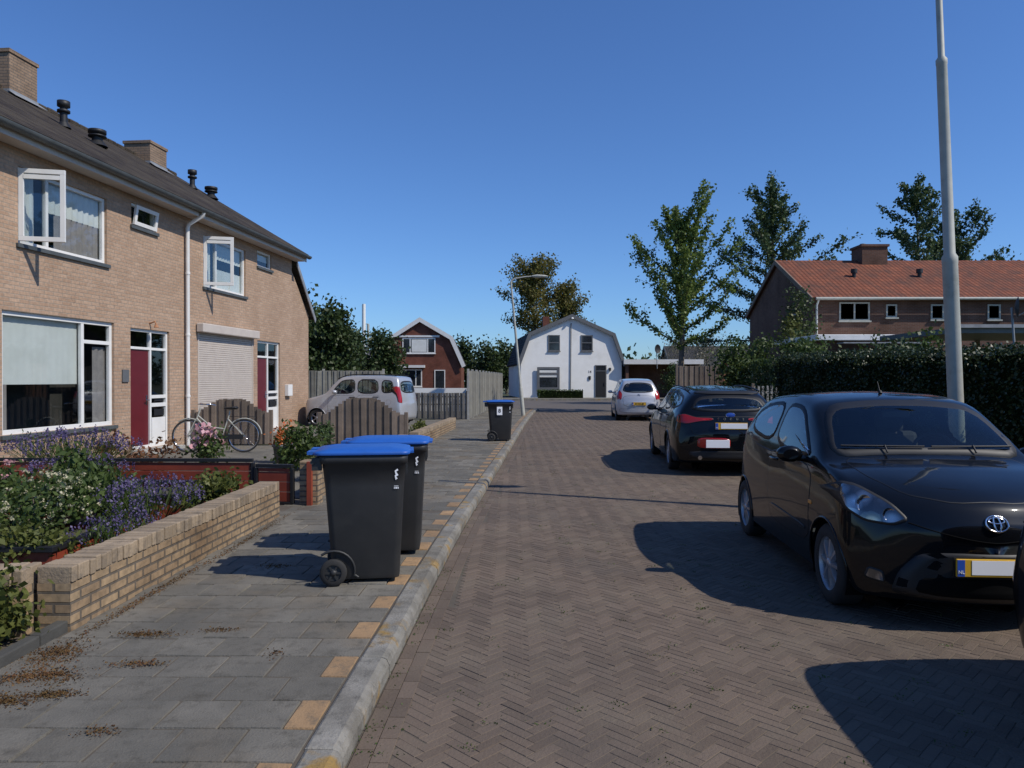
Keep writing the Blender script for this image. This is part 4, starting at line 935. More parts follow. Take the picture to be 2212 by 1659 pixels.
def car(spec,loc,rz,label,group='cars parked along the kerb'):
    st=np.array(spec['st'],float); Lc=spec['L']; Wc=spec['W']; paint=M[spec['paint']]
    xs=[]
    for i in range(len(st)-1):
        k=max(3,int(math.ceil((st[i+1,0]-st[i,0])/.045))); xs+=list(np.linspace(st[i,0],st[i+1,0],k,endpoint=False))
    xs.append(st[-1,0]); xs=np.array(xs); C=pchip(st[:,0],st[:,1:],xs)
    Q=np.zeros((len(xs),10,2))
    zb,wb,w1,z1,w2,z2,w3,z3,w4,z4,w5,z5,z6=C.T
    seq=[(-w5,z5),(0*w5,z6),(w5,z5),(w4,z4),(w3,z3),(w2,z2),(w1,z1),(wb,zb),(0*wb,zb),(-wb,zb)]
    for i,(a,c) in enumerate(seq): Q[:,i,0]=a; Q[:,i,1]=c
    SUB=6; half=[]
    for i in range(7):
        p0,p1,p2,p3=Q[:,i],Q[:,i+1],Q[:,i+2],Q[:,i+3]
        for k in range(SUB):
            t=k/SUB; T=spec.get('tens',.42)
            m1=(p2-p0)*T; m2=(p3-p1)*T
            half.append((2*t**3-3*t**2+1)*p1+(t**3-2*t**2+t)*m1+(-2*t**3+3*t**2)*p2+(t**3-t**2)*m2)
    half.append(Q[:,8]); half=np.stack(half,1)
    left=half[:,1:-1][:,::-1].copy(); left[:,:,0]*=-1
    ring=np.concatenate([half,left],1); nu=ring.shape[1]
    Af,Lf,Ar,Lr=spec['plan']
    def px(x,w_): return x+Af*(w_/(Wc/2))**2*max(0,1-x/Lf)**1.3-Ar*(w_/(Wc/2))**2*max(0,1-(Lc-x)/Lr)**1.3
    V=[];rows=[]
    def addring(x,R,dx=0):
        rows.append(len(V)); 
        for w_,z in R: V.append((w_,px(x,w_)+dx-Lc/2,z))
    def capr(R,s): c=R.mean(0); return np.stack([R[:,0]*s,c[1]+(R[:,1]-c[1])*s],1)
    for s_,dx in ((.15,-.026),(.5,-.024),(.8,-.018),(.94,-.009)): addring(0,capr(ring[0],s_),dx)
    for i,x in enumerate(xs): addring(x,ring[i])
    for s_,dx in ((.94,.009),(.8,.016),(.5,.02),(.15,.022)): addring(Lc,capr(ring[-1],s_),dx)
    Fc=[]
    for i in range(len(rows)-1):
        for k in range(nu):
            k2=(k+1)%nu; Fc.append((rows[i]+k,rows[i]+k2,rows[i+1]+k2,rows[i+1]+k))
    Fc.append(tuple(range(nu))); Fc.append(tuple(rows[-1]+k for k in range(nu)))
    bvh=BVHTree.FromPolygons([Vector(v) for v in V],Fc)
    def proj(view,a,c,off):
        if view=='front': o,d,f=(a,-10,c),(0,1,0),(a,-Lc/2,c)
        elif view=='rear': o,d,f=(a,10,c),(0,-1,0),(a,Lc/2,c)
        elif view=='s+': o,d,f=(5,a,c),(-1,0,0),(Wc/2,a,c)
        elif view=='s-': o,d,f=(-5,a,c),(1,0,0),(-Wc/2,a,c)
        else: o,d,f=(a,c,5),(0,0,-1),(a,c,1.5)
        h,n_,_,_=bvh.ray_cast(Vector(o),Vector(d))
        if h is None: h,n_,_,_=bvh.find_nearest(Vector(f))
        if n_.dot(Vector(d))>0: n_=-n_
        return h+n_*off
    def patch(b,P,view,off,border=0,mi=0,mb=1,ch=2,rings=7,cut=.2):
        P=densify(chaikin(P,ch,cut)) if ch else densify(P); n=len(P)
        Rg=[P]
        if border: Rg.append(inset(P,border))
        base=Rg[-1]; cx=sum(p[0] for p in base)/n; cy=sum(p[1] for p in base)/n
        for k in range(1,rings): s_=1-k/rings; Rg.append([(cx+(p[0]-cx)*s_,cy+(p[1]-cy)*s_) for p in base])
        vs=[proj(view,p[0],p[1],-.004 if (i==0) else off) for i,R in enumerate([P]+Rg) for p in R]; vs.append(proj(view,cx,cy,off))
        base_o=len(b.v); b.v+=[tuple(p) for p in vs]
        for i in range(len(Rg)):
            m=mb if (border and i<=1) else mi
            for k in range(n):
                q=(i*n+k,i*n+(k+1)%n,(i+1)*n+(k+1)%n,(i+1)*n+k)
                b.f.append(tuple(base_o+t for t in q)); b.m.append(m); b.s.append(True)
        i=len(Rg)
        for k in range(n): b.f.append((base_o+i*n+k,base_o+i*n+(k+1)%n,base_o+len(vs)-1)); b.m.append(mi); b.s.append(True)
    root=empty('parked_car',loc,rz,label,'car',group)
    y_=lambda P:[(p[0]-Lc/2,p[1]) for p in P]
    Va=np.array(V); ctr=np.array([Va[list(f)].mean(0) for f in Fc])
    nrm=np.array([np.cross(Va[f[2]]-Va[f[0]],Va[f[3]]-Va[f[1]]) for f in Fc]); nrm/=np.maximum(1e-12,np.linalg.norm(nrm,axis=1))[:,None]
    out_s=np.sign((nrm*(ctr-np.array([0,0,.8]))).sum(1)); nrm*=np.where(out_s==0,1,out_s)[:,None]
    kill=set(); arch=set()
    sideP=[inset(chaikin(y_(P),2),.03) for P in spec['side']]; fP=inset(chaikin(spec['screen'],2),.035); rP=inset(chaikin(spec['rear'],2),.035)
    wr=spec['wr']; Ra=spec['Ra']; wy=[w_-Lc/2 for w_ in spec['wheels']]
    for i,f in enumerate(Fc):
        x,y,z=ctr[i]
        if z>.85:
            if abs(nrm[i][0])>.35 and any(inpoly(y,z,P) for P in sideP): kill.add(i); continue
            if nrm[i][1]<-.12 and y<0 and inpoly(x,z,fP): kill.add(i); continue
            if nrm[i][1]>.12 and y>0 and inpoly(x,z,rP): kill.add(i); continue
        elif abs(x)>.42:
            for q in wy:
                if math.hypot(y-q,z-wr)<Ra: arch.add(i)
    keepv=set(v for i,f in enumerate(Fc) if i not in arch for v in f); av=set(v for i in arch for v in Fc[i])
    for v in keepv&av:
        x,y,z=V[v]
        q=min(wy,key=lambda k:abs(k-y)); r=math.hypot(y-q,z-wr)
        if r>.05: V[v]=(x,q+(y-q)*Ra/r,wr+(z-wr)*Ra/r)
    b=MB(); b.add(V,[f for i,f in enumerate(Fc) if i not in kill and i not in arch],0,True)
    b.obj('body',[paint],root)
    for q in wy:
        for s_ in (-1,1):
            b=MB(); w0,w1_=.42*s_,(Wc/2-.035)*s_
            b.lathe([(0,w0),(Ra+.01,w0),(Ra+.01,w1_)],(0,q,wr),'X',20,0,rad(-25),rad(205))
            b.obj('wheel_arch',[M['dark']],root)
            pts=[]
            for a in np.linspace(rad(-8),rad(188),22):
                yy=q+Ra*math.cos(a); zz=wr+Ra*math.sin(a); p=proj('s+' if s_>0 else 's-',yy+ .01*math.cos(a),zz+.01*math.sin(a),.0); pts.append((p.x,yy,zz))
            b=MB(); b.tube(pts,.010,6,0,False); b.obj('wheel_arch_lip',[paint],root)
    def glass(name,P,view,bd=.045,m='carglass'):
        b=MB(); patch(b,P,view,.003,bd); return b.obj(name,[M[m],M['black']],root)
    glass('windscreen',spec['screen'],'front'); glass('rear_window',spec['rear'],'rear',m=spec.get('rg','carglass'))
    for P in spec['side']:
        for v in ('s+','s-'): glass('side_window',y_(P),v,.035)
    for P,hp in spec['doors']:
        for v in ('s+','s-'):
            b=MB(); patch(b,y_(P),v,.0025,.007,0,1,2,8,.12); d=b.obj('door',[paint,M['black']],root)
            s_=1 if v=='s+' else -1; p=proj(v,hp[0]-Lc/2,hp[1],.02)
            b=MB(); b.tube([p+Vector((-.02*s_,-.09,0)),p+Vector((0,-.07,0)),p+Vector((0,.07,0)),p+Vector((-.02*s_,.09,0))],.013,8); b.obj('handle',[M[spec.get('hm',spec['paint'])]],d)
    for (nm,P,view,mt,bd,off) in spec.get('feat',[]):
        views=[(view,P)]
        if view in('front2','rear2'):
            vv=view[:-1]; views=[(vv,P),(vv,[(-p[0],p[1]) for p in P])]
        if view=='side2': views=[('s+',y_(P)),('s-',y_(P))]
        if view=='top': views=[('top',[(p[0],p[1]-Lc/2) for p in P])]
        for vv,PP in views:
            b=MB(); patch(b,PP,vv,off,bd,0,1,2,6,.16); b.obj(nm,[M[mt],M['black']],root)
    mx,mz=spec['mirror']
    for s_ in (-1,1):
        p=proj('s+' if s_>0 else 's-',mx-Lc/2,mz,0)
        b=MB(); S=[]
        for t,sc in ((-.05,.6),(-.035,.95),(0,1.0),(.05,.9),(.075,.55)):
            S.append([(p.x+s_*(.13)+.10*sc*math.cos(a),p.y+t,p.z+.04+.065*sc*math.sin(a)) for a in np.linspace(0,2*math.pi,14,endpoint=False)])
        b.loft(S); b.tube([p,p+Vector((s_*.08,0,.01))],.025,8); o=b.obj('wing_mirror',[M[spec.get('mm',spec['paint'])]],root)
    tb=MB(); tw=.09
    tb.lathe([(wr*.66,-tw),(wr*.78,-tw-.008),(wr*.93,-tw),(wr*.985,-tw*.8),(wr,-tw*.5),(wr,tw*.5),(wr*.985,tw*.8),(wr*.93,tw),(wr*.78,tw+.008),(wr*.66,tw)],(0,0,0),'X',40)
    rb=MB(); rr=wr*.68
    rb.lathe([(rr,-.085),(rr*.96,-.08),(rr*.93,-.05),(rr*.93,.05)],(0,0,0),'X',36,0)
    rb.lathe([(0,.0),(rr*.93,.0)],(0,0,0),'X',30,1)
    ns=spec.get('spokes',9)
    for k in range(ns):
        a=2*math.pi*k/ns; R_=Matrix.Rotation(a,3,'X'); vs=[]
        for (r_,hw,xx) in ((rr*.12,.022,-.082),(rr*.55,.017,-.078),(rr*.95,.024,-.07)):
            for yy,xo in ((-hw,.03),(-hw*.6,0),(hw*.6,0),(hw,.03)): vs.append(R_@Vector((xx+xo,yy,r_)))
        rb.add(vs,[(i*4+j,i*4+j+1,i*4+j+5,i*4+j+4) for i in range(2) for j in range(3)],0,False)
    rb.lathe([(0,-.09),(rr*.16,-.088),(rr*.22,-.07),(rr*.22,-.03)],(0,0,0),'X',20,0)
    first=None
    for q in wy:
        for s_ in (-1,1):
            we=empty('wheel',(s_*(Wc/2-.115),q,wr),0,parent=root)
            if s_>0: we.rotation_euler=(0,0,math.pi)
            if first is None:
                first=(tb.obj('tyre',[M['tyre']],we),rb.obj('rim',[M['alloy'],M['dark']],we))
            else:
                for oo in first:
                    c=oo.copy(); c.parent=we; COL.objects.link(c)
    b=MB(); d0=spec['dash']-Lc/2
    b.bb(-Wc/2+.12,Wc/2-.12,-Lc/2+.9,Lc/2-.3,.3,.34)
    b.box((0,d0,.84),(Wc-.32,.42,.22)); b.obj('dashboard',[M['seat']],root,.05)
    for (sx,sy,ww) in ((-.36,d0+.85,.46),(.36,d0+.85,.46),(-.33,d0+1.7,.56),(.33,d0+1.7,.56)):
        b=MB(); b.box((sx,sy,.52),(ww,.5,.2)); b.box((sx,sy+.30,.82),(ww*.95,.16,.62),Mx=Matrix.Rotation(rad(-12),3,'X')); b.box((sx,sy+.40,1.20),(.26,.1,.2)); b.obj('seat',[M['seat']],root,.05)
    sx=.36
    b=MB(); cc=Vector((sx,d0+.38,.99)); Rm=Matrix.Rotation(rad(-25),3,'X')
    b.tube([cc+Rm@Vector((.18*math.cos(a),0,.18*math.sin(a))) for a in np.linspace(0,2*math.pi,28,endpoint=False)],.014,8,closed=True)
    b.tube([cc+Rm@Vector((-.17,0,0)),cc,cc+Rm@Vector((.17,0,0))],.015,6); b.tube([cc,cc+Rm@Vector((0,0,-.17))],.015,6); b.cyl(cc,cc+Vector((0,-.25,-.1)),.03); b.obj('steering_wheel',[M['black']],root)
    return root,proj
def plate(root,proj,view,z,w_=.52,h_=.11,blank=True,txt=None,tilt=0,x=0):
    p=proj(view,x,z,.02); s_=-1 if view=='front' else 1
    rot=(tilt,0,0) if s_<0 else (tilt,0,math.pi)
    e=MB(); e.bb(-w_/2,w_/2,-.006,.01,-h_/2,h_/2); o=e.obj('number_plate',[M['plate']],root,.004,p,rot)
    b=MB(); b.bb(-w_/2+.004,-w_/2+.048,-.0085,-.004,-h_/2+.004,h_/2-.004); b.obj('plate_country_strip',[M['pblue']],o)
    text('NL',.03,M['pwhite'],o,(-w_/2+.026,-.0095,-.025),(R90,0,0),'plate_lettering')
    if blank:
        b=MB(); b.bb(-w_/2+.09,w_/2-.004,-.0085,-.004,-h_/2+.014,h_/2-.008); b.obj('plate_blank',[M['pwhite']],o)
    if txt: text(txt,.085,M['black'],o,(.02,-.0085,0),(R90,0,0),'plate_lettering',True)
    b=MB(); b.bb(-w_/2-.01,w_/2+.01,.011,.02,-h_/2-.008,h_/2+.008); b.obj('plate_holder',[M['black']],o)

HATCH=dict(L=3.42,W=1.63,paint='paintk',plan=(.30,.85,.16,.5),wheels=(.66,3.0),wr=.285,Ra=.325,dash=1.08,spokes=8,tens=.31,
 st=[(0,.22,.58,.66,.27,.69,.40,.665,.54,.55,.665,.29,.695,.705),
     (.06,.18,.66,.745,.25,.775,.43,.73,.68,.57,.765,.3,.79,.80),
     (.25,.17,.70,.78,.24,.812,.50,.775,.84,.62,.88,.32,.895,.90),
     (.50,.17,.71,.79,.24,.815,.54,.777,.915,.66,.95,.34,.965,.97),
     (.78,.17,.71,.79,.24,.815,.57,.78,.95,.70,.99,.36,1.02,1.03),
     (1.08,.17,.71,.79,.24,.815,.59,.785,.96,.675,1.18,.37,1.24,1.26),
     (1.48,.17,.71,.79,.24,.815,.60,.785,.975,.63,1.385,.36,1.445,1.46),
     (1.95,.17,.71,.79,.24,.815,.60,.78,.99,.612,1.435,.35,1.485,1.50),
     (2.6,.17,.71,.79,.24,.81,.60,.775,1.025,.60,1.41,.34,1.465,1.48),
     (3.0,.18,.69,.78,.25,.80,.60,.765,1.055,.59,1.35,.34,1.41,1.42),
     (3.2,.2,.66,.76,.27,.79,.60,.75,1.03,.60,1.21,.34,1.26,1.275),
     (3.36,.24,.62,.72,.32,.76,.56,.70,.86,.58,.95,.34,.98,.99),
     (3.42,.3,.52,.64,.36,.7,.52,.63,.70,.5,.78,.3,.8,.81)],
 screen=[(-.71,1.02),(-.58,1.395),(-.2,1.435),(.2,1.435),(.58,1.395),(.71,1.02),(.3,1.05),(-.3,1.05)],
 rear=[(-.58,1.02),(-.5,1.3),(.5,1.3),(.58,1.02)],
 side=[[(1.02,.985),(1.24,1.15),(1.55,1.38),(1.99,1.405),(2.03,1.015)],[(2.10,1.02),(2.06,1.405),(2.55,1.385),(2.92,1.28),(2.84,1.08)]],
 doors=[([(1.0,.36),(.98,.94),(2.06,.99),(2.12,.7),(2.02,.36)],(1.93,.90))],
 mirror=(1.15,.98),hm='paintk',
 feat=[('headlight',[(.47,.70),(.56,.655),(.70,.665),(.785,.73),(.80,.82),(.775,.90),(.69,.89),(.55,.80)],'front2','hl',.016,.006),
       ('bonnet',[(-.62,.84),(-.61,.50),(-.46,.22),(-.2,.085),(.2,.085),(.46,.22),(.61,.50),(.62,.84),(.3,.76),(-.3,.76)],'top','paintk',.006,.0018),
       ('intake_surround',[(-.58,.225),(-.54,.375),(-.42,.515),(.42,.515),(.54,.375),(.58,.225),(.3,.20),(-.3,.20)],'front','black',0,.002),
       ('lower_grille',[(-.46,.235),(-.42,.36),(.42,.36),(.46,.235)],'front','dark',0,.005),
       ('fog_light',[(.60,.28),(.61,.36),(.69,.38),(.71,.30)],'front2','hl',.012,.003),
       ('tail_light',[(.62,.75),(.62,1.0),(.74,1.02),(.76,.78)],'rear2','red',.01,.004),
       ('side_indicator',[(.93,.66),(.93,.69),(1.0,.69),(1.0,.66)],'side2','amber',0,.004),
       ('side_moulding',[(1.08,.44),(1.08,.475),(1.98,.51),(1.98,.475)],'side2','paintk',.004,.010)])
m,nt,out=newmat('headlight_reflector'); p=principled(nt,out,.15,.9,1); v=nt.nodes.new('ShaderNodeTexVoronoi'); v.inputs['Scale'].default_value=9
tc=nt.nodes.new('ShaderNodeTexCoord'); L(nt,tc.outputs['Object'],v.inputs['Vector']); L(nt,mixc(nt,ramp(nt,v.outputs['Distance'],.1,.6),(.70,.72,.75),(.13,.14,.15)),p.inputs['Base Color']); bump(nt,p,v.outputs['Distance'],.5,.03); M['hl']=m
hd=rad(-3.5)
def place(front_xy,Lc,rz):
    return (front_xy[0]-math.sin(rz)*(Lc/2),front_xy[1]+math.cos(rz)*(Lc/2),0)
c1,pj=car(HATCH,place((3.01,4.60),3.42,hd),hd,'small black hatchback with yellow-edged plate parked on brick road')
plate(c1,pj,'front',.435)
b=MB()
for (rx1,rz1,oy) in ((.066,.045,0),(.02,.044,.0),(.046,.017,.016)):
    b.tube([pj('front',rx1*math.cos(a),.70+oy+rz1*math.sin(a),.010) for a in np.linspace(0,2*math.pi,26,endpoint=False)],.0055,6,closed=True)
b.obj('oval_emblem',[M['chrome']],c1)
b=MB()
b.tube([pj('front',x,.585+.32*abs(x)**1.6,.003) for x in np.linspace(-.48,.48,26)],.004,5); b.obj('upper_grille_line',[M['dark']],c1)
for s_ in (-1,1):
    for (w_,z,r) in ((.575,.725,.042),(.69,.78,.055)):
        b=MB(); q=pj('front',s_*w_,z,.004); b.lathe([(0,.012),(r*.5,.008),(r*.9,-.005),(r,-.010)],(q.x,q.y,q.z),'Y',18)
        b.obj('headlight_lamp',[M['chrome']],c1)
q=pj('top',0,-.05,0); b=MB(); b.tube([q,q+Vector((0,.06,.10))],[.006,.003],6); b.cyl(q,q+Vector((0,.01,.02)),.015); b.obj('antenna',[M['black']],c1)
for xa,xb in ((-.60,-.02),(.03,.62)):
    b=MB(); b.tube([pj('front',x,1.09,.022) for x in np.linspace(xa,xb,10)],.008,5); b.tube([pj('front',xa+.3,1.05,.02),pj('front',xa+.3,1.09,.03)],.007,5); b.obj('wiper',[M['black']],c1)
b=MB(); q=pj('front',0,1.395,-.03); b.bb(-.11,.11,q.y+.05,q.y+.08,1.29,1.35); b.obj('rear_view_mirror',[M['black']],c1,.01)

WAGON=dict(L=4.67,W=1.83,paint='paintk',plan=(.3,1.0,.20,.7),wheels=(.92,3.62),wr=.325,Ra=.375,dash=1.65,spokes=10,tens=.36,
 st=[(0,.26,.6,.68,.32,.72,.45,.68,.6,.55,.66,.3,.69,.7),
     (.1,.2,.7,.8,.28,.86,.5,.78,.70,.62,.76,.3,.79,.8),
     (.5,.18,.78,.87,.28,.905,.58,.83,.86,.67,.91,.35,.94,.95),
     (1.1,.18,.8,.88,.28,.915,.6,.85,.94,.73,.99,.38,1.02,1.03),
     (1.3,.18,.8,.88,.28,.915,.6,.855,.95,.74,1.04,.4,1.09,1.11),
     (1.7,.18,.8,.88,.28,.915,.61,.855,.96,.68,1.26,.4,1.33,1.35),
     (2.15,.18,.8,.88,.28,.915,.62,.855,.98,.63,1.42,.4,1.47,1.485),
     (2.8,.18,.8,.88,.28,.915,.63,.85,1.0,.62,1.43,.4,1.48,1.495),
     (3.6,.18,.8,.88,.28,.915,.64,.845,1.03,.61,1.40,.4,1.45,1.465),
     (4.15,.18,.8,.88,.3,.91,.66,.835,1.05,.60,1.35,.4,1.41,1.425),
     (4.32,.2,.78,.87,.3,.90,.66,.82,1.04,.59,1.31,.4,1.375,1.39),
     (4.52,.22,.76,.85,.3,.88,.66,.80,1.0,.64,1.09,.4,1.13,1.14),
     (4.62,.24,.72,.82,.32,.86,.6,.78,.86,.62,.93,.4,.95,.96),
     (4.67,.28,.62,.76,.36,.81,.52,.72,.68,.55,.74,.3,.76,.76)],
 screen=[(-.74,1.06),(-.60,1.40),(-.2,1.44),(.2,1.44),(.60,1.40),(.74,1.06),(.25,1.1),(-.25,1.1)],
 rear=[(-.66,1.06),(-.52,1.30),(-.2,1.335),(.2,1.335),(.52,1.30),(.66,1.06)],
 side=[[(1.52,1.0),(1.75,1.18),(2.15,1.37),(2.55,1.40),(2.58,1.03)],[(2.66,1.035),(2.63,1.40),(3.3,1.38),(3.42,1.07)],[(3.5,1.075),(3.40,1.375),(4.0,1.32),(4.2,1.2),(4.12,1.12)]],
 doors=[([(1.42,.32),(1.38,.95),(2.6,1.0),(2.62,.32)],(2.42,.93)),([(2.64,.32),(2.63,1.0),(3.5,1.04),(3.4,.7),(3.25,.32)],(3.35,.96))],
 mirror=(1.65,1.0),
 feat=[('tail_light',[(.27,.925),(.29,.97),(.55,.975),(.72,1.03),(.83,1.01),(.85,.88),(.70,.86),(.5,.905)],'rear2','red',.008,.006),
       ('bumper_lower',[(-.66,.30),(-.68,.42),(.68,.42),(.66,.30)],'rear','black',0,.006),
       ('tailgate',[(-.60,.66),(-.66,.88),(-.62,.99),(.62,.99),(.66,.88),(.60,.66)],'rear','paintk',.007,.0022),
       ('reflector',[(.02,.47),(.02,.64),(.54,.64),(.54,.47)],'rear','red',0,.009),
       ('headlight',[(.45,.64),(.5,.72),(.8,.82),(.82,.72),(.6,.62)],'front2','hl',.01,.004),
       ('spoiler',[(-.55,1.355),(-.5,1.40),(.5,1.40),(.55,1.355)],'rear','black',0,.012)])
hw=rad(180-4.5)
def place_rear(rear_xy,Lc,rz):
    return (rear_xy[0]+math.sin(rz)*(Lc/2),rear_xy[1]-math.cos(rz)*(Lc/2),0)
c2,pj=car(WAGON,place_rear((3.60,12.15),4.67,hw),hw,'black estate car seen from behind on brick road')
plate(c2,pj,'rear',.83)
p=pj('rear',0,1.01,.012); b=MB(); b.lathe([(.0,.004),(.04,.003),(.05,0)],(0,0,0),'Y',24); o=b.obj('oval_badge',[M['pblue']],c2,0,p); o.scale=(1.5,1,.75)
b=MB(); b.tube([(.051*math.cos(a),0,.051*math.sin(a)) for a in np.linspace(0,6.28,24,endpoint=False)],.003,5,closed=True); b.obj('badge_ring',[M['chrome']],o)
for i,ch in enumerate('FOCUS'):
    p=pj('rear',(2-i)*.1,.945,.012); text(ch,.05,M['chrome'],c2,p,(R90,0,math.pi),'model_lettering',True)
p=pj('rear',.22,.545,.024); b=MB(); b.bb(-.19,.19,-.002,.006,-.065,.065); b.obj('bumper_blank_panel',[M['pwhite']],c2,.003,p)
for s_ in (-1,1):
    b=MB(); b.tube([pj('top',s_*.58,y,.03) for y in np.linspace(-.2,1.7,8)],.014,6); b.obj('roof_rail',[M['black']],c2)
for s_ in (-.5,.5): 
    b=MB(); q=pj('rear',s_,.33,0); b.cyl(q+Vector((0,-.1,-.02)),q+Vector((0,.02,-.02)),.035); b.obj('exhaust_tip',[M['chrome']],c2)
NEAR=dict(WAGON); NEAR['feat']=[f for f in WAGON['feat'] if f[0] not in ('reflector',)]
NEAR['plan']=(.3,1.0,.13,.45)
c5,_=car(NEAR,(3.40,3.90-4.67/2,0),0,'black estate car showing only its rounded rear bumper corner')

MPV=dict(L=4.28,W=1.76,paint='paints',plan=(.3,1.0,.16,.6),wheels=(.9,3.66),wr=.31,Ra=.36,dash=1.45,spokes=7,mm='paints',hm='black',
 st=[(0,.26,.55,.62,.35,.68,.45,.62,.6,.5,.66,.3,.69,.7),
     (.1,.2,.65,.76,.3,.81,.5,.74,.75,.6,.82,.3,.86,.87),
     (.6,.18,.75,.84,.28,.86,.6,.79,.92,.65,.99,.35,1.03,1.05),
     (.9,.18,.76,.84,.28,.87,.62,.82,.98,.72,1.06,.4,1.12,1.14),
     (1.3,.18,.76,.84,.28,.875,.63,.83,1.0,.68,1.33,.4,1.41,1.43),
     (1.7,.18,.76,.84,.28,.875,.64,.83,1.02,.62,1.53,.4,1.59,1.61),
     (2.3,.18,.76,.84,.28,.875,.65,.83,1.03,.61,1.57,.4,1.63,1.645),
     (3.2,.18,.76,.84,.28,.87,.65,.82,1.05,.60,1.54,.4,1.60,1.61),
     (3.75,.18,.75,.84,.28,.865,.65,.81,1.06,.59,1.48,.4,1.54,1.55),
     (3.95,.2,.74,.83,.3,.86,.65,.80,1.05,.60,1.36,.4,1.43,1.44),
     (4.12,.22,.72,.82,.3,.85,.6,.78,1.0,.64,1.1,.4,1.14,1.15),
     (4.24,.24,.66,.78,.32,.83,.58,.75,.85,.6,.9,.4,.92,.93),
     (4.28,.28,.55,.7,.38,.77,.52,.69,.68,.5,.74,.3,.76,.76)],
 screen=[(-.70,1.12),(-.58,1.5),(-.2,1.56),(.2,1.56),(.58,1.5),(.70,1.12),(.2,1.19),(-.2,1.19)],
 rear=[(-.64,1.09),(-.52,1.43),(-.2,1.49),(.2,1.49),(.52,1.43),(.64,1.09)],
 side=[[(1.2,1.06),(1.42,1.3),(1.75,1.5),(2.2,1.53),(2.22,1.08)],[(2.3,1.085),(2.28,1.53),(3.0,1.51),(3.1,1.1)],[(3.2,1.11),(3.1,1.5),(3.6,1.44),(3.78,1.2)]],
 doors=[([(1.15,.32),(1.12,1.0),(2.25,1.04),(2.25,.32)],(2.1,.96)),([(2.28,.32),(2.28,1.04),(3.2,1.07),(3.1,.32)],(3.0,.99))],
 mirror=(1.4,1.05),
 feat=[('tail_light',[(.66,.82),(.62,1.05),(.72,1.2),(.80,1.1),(.83,.82)],'rear2','red',.006,.005),
       ('bumper',[(-.72,.32),(-.74,.50),(.74,.50),(.72,.32)],'rear','paints',.008,.006),
       ('tailgate',[(-.58,.54),(-.62,.98),(.62,.98),(.58,.54)],'rear','paints',.009,.002),
       ('headlight',[(.42,.7),(.5,.78),(.74,.86),(.76,.74),(.6,.68)],'front2','hl',.01,.004)])
c3,pj=car(MPV,place_rear((4.90,28.6),4.28,hw),hw,'silver people carrier with yellow plate seen from behind')
plate(c3,pj,'rear',.66,blank=False,txt='57-XX-JB')
b=MB()
for dz in (0,.035):
    for s_ in (-1,1): b.tube([pj('rear',0,1.0+dz,.012),pj('rear',s_*.055,.965+dz,.012)],.007,5)
b.obj('chevron_badge',[M['chrome']],c3)

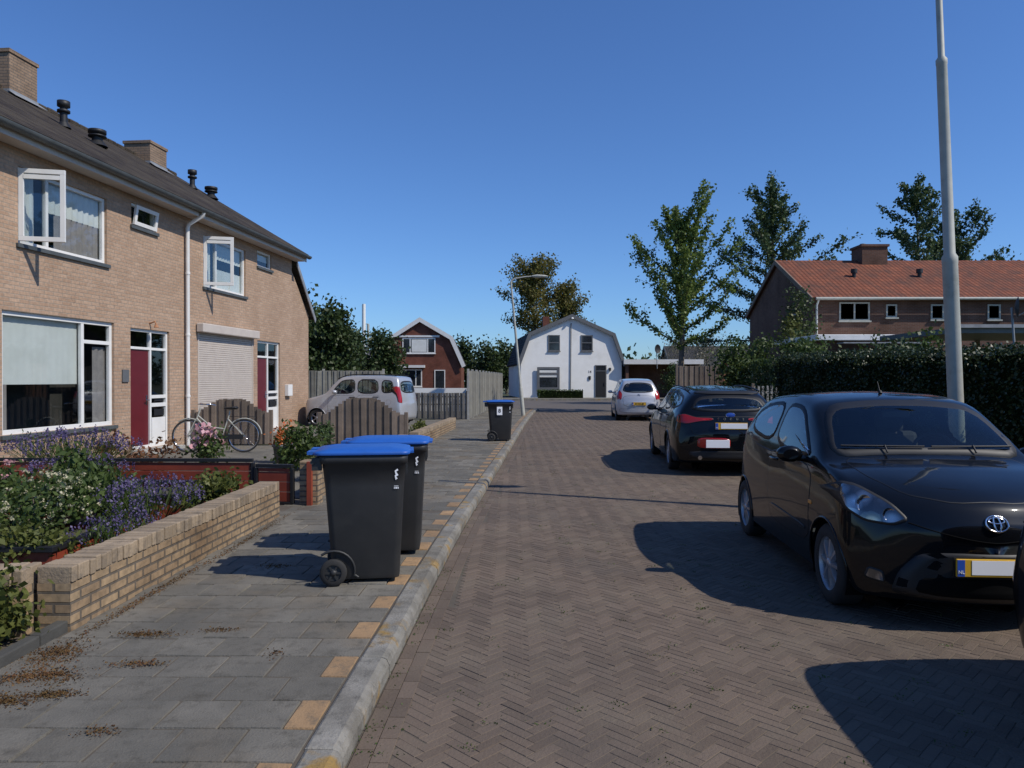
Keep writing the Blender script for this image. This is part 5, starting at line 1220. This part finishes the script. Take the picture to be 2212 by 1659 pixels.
BOX=dict(L=3.5,W=1.64,paint='paints',plan=(.22,.8,.08,.4),wheels=(.6,2.96),wr=.285,Ra=.33,dash=1.1,spokes=6,mm='paints',hm='black',
 st=[(0,.26,.5,.6,.35,.64,.5,.6,.64,.5,.7,.3,.72,.73),
     (.08,.22,.62,.72,.3,.76,.55,.7,.8,.58,.86,.3,.89,.9),
     (.5,.2,.7,.78,.3,.81,.6,.75,.92,.62,.97,.35,1.0,1.01),
     (.82,.2,.7,.79,.3,.815,.62,.765,.98,.69,1.05,.4,1.1,1.11),
     (1.12,.2,.7,.79,.3,.815,.62,.77,1.0,.67,1.34,.4,1.4,1.41),
     (1.42,.2,.7,.79,.3,.815,.62,.77,1.01,.64,1.54,.4,1.6,1.61),
     (2.0,.2,.7,.79,.3,.815,.62,.77,1.02,.63,1.59,.4,1.64,1.65),
     (3.0,.2,.7,.79,.3,.815,.62,.77,1.03,.63,1.57,.4,1.62,1.63),
     (3.28,.2,.7,.79,.3,.81,.62,.765,1.03,.62,1.52,.4,1.57,1.58),
     (3.40,.22,.68,.78,.32,.80,.62,.755,1.0,.65,1.18,.4,1.22,1.23),
     (3.47,.26,.64,.76,.36,.78,.6,.73,.88,.6,.95,.4,.97,.98),
     (3.5,.3,.56,.7,.4,.74,.55,.69,.72,.5,.78,.3,.8,.8)],
 screen=[(-.68,1.10),(-.59,1.5),(-.2,1.57),(.2,1.57),(.59,1.5),(.68,1.10),(.2,1.16),(-.2,1.16)],
 rear=[(-.64,1.08),(-.56,1.47),(.56,1.47),(.64,1.08)],
 side=[[(1.08,1.06),(1.2,1.25),(1.42,1.5),(1.88,1.53),(1.9,1.06)],[(1.97,1.06),(1.96,1.53),(2.65,1.52),(2.7,1.07)],[(2.78,1.075),(2.76,1.51),(3.14,1.48),(3.2,1.1)]],
 doors=[([(1.0,.34),(.98,1.0),(1.93,1.02),(1.93,.34)],(1.8,.95)),([(1.95,.34),(1.95,1.02),(2.74,1.03),(2.66,.6),(2.5,.34)],(2.6,.96))],
 mirror=(1.25,1.08),
 feat=[('tail_light',[(.66,.78),(.64,1.3),(.72,1.3),(.77,1.0),(.79,.78)],'rear2','red',.005,.005),
       ('headlight',[(.40,.66),(.42,.82),(.66,.86),(.72,.70)],'front2','hl',.01,.004),
       ('side_moulding',[(.98,.52),(.98,.58),(2.45,.58),(2.45,.52)],'side2','paints',.004,.012),
       ('fuel_flap',[(2.95,.74),(2.95,.88),(3.1,.88),(3.1,.74)],'side2','paints',.004,.001)])
c4,pj=car(BOX,(-4.95,24.2,.09),rad(-102),'boxy silver car parked on the driveway behind fence','cars parked on driveways')
for s_ in (-1,1):
    b=MB(); b.tube([pj('top',s_*.56,y,.04) for y in np.linspace(-.5,1.45,8)],.016,6); b.obj('roof_rail',[M['black']],c4)

# ---------------------------------------------------------------- world, sun, camera
sd=Vector((.92,-.40,0)).normalized(); EL=rad(45)
S=Vector((sd.x*math.cos(EL),sd.y*math.cos(EL),math.sin(EL)))
wd=bpy.data.worlds.new("World"); scene.world=wd; wd.use_nodes=True; nt=wd.node_tree
bg=nt.nodes['Background']; sk=nt.nodes.new('ShaderNodeTexSky'); sk.sky_type='NISHITA'; sk.sun_disc=False
sk.sun_elevation=EL; sk.sun_rotation=math.atan2(sd.x,sd.y); sk.altitude=0; sk.air_density=1.0; sk.dust_density=.3; sk.ozone_density=3.0
L(nt,mixc(nt,1.0,sk.outputs[0],(.78,1.14,1.68),'MULTIPLY'),bg.inputs[0]); bg.inputs[1].default_value=.080
sl=bpy.data.lights.new('sun','SUN'); sl.energy=4.15; sl.angle=rad(.5); sl.color=(1,.94,.85)
so=bpy.data.objects.new('sun',sl); link(so); so.rotation_euler=(-S).to_track_quat('-Z','Y').to_euler(); so.location=(20,-10,30)
cam=bpy.data.cameras.new('camera'); cam.lens=26.04; cam.sensor_width=36; cam.clip_end=2000; cam.clip_start=.05
co=bpy.data.objects.new('camera',cam); link(co); co.location=(0,0,1.6); co.rotation_euler=(rad(90-.34),0,0); scene.camera=co
scene.view_settings.view_transform='Standard'; scene.view_settings.look='None'; scene.view_settings.exposure=0
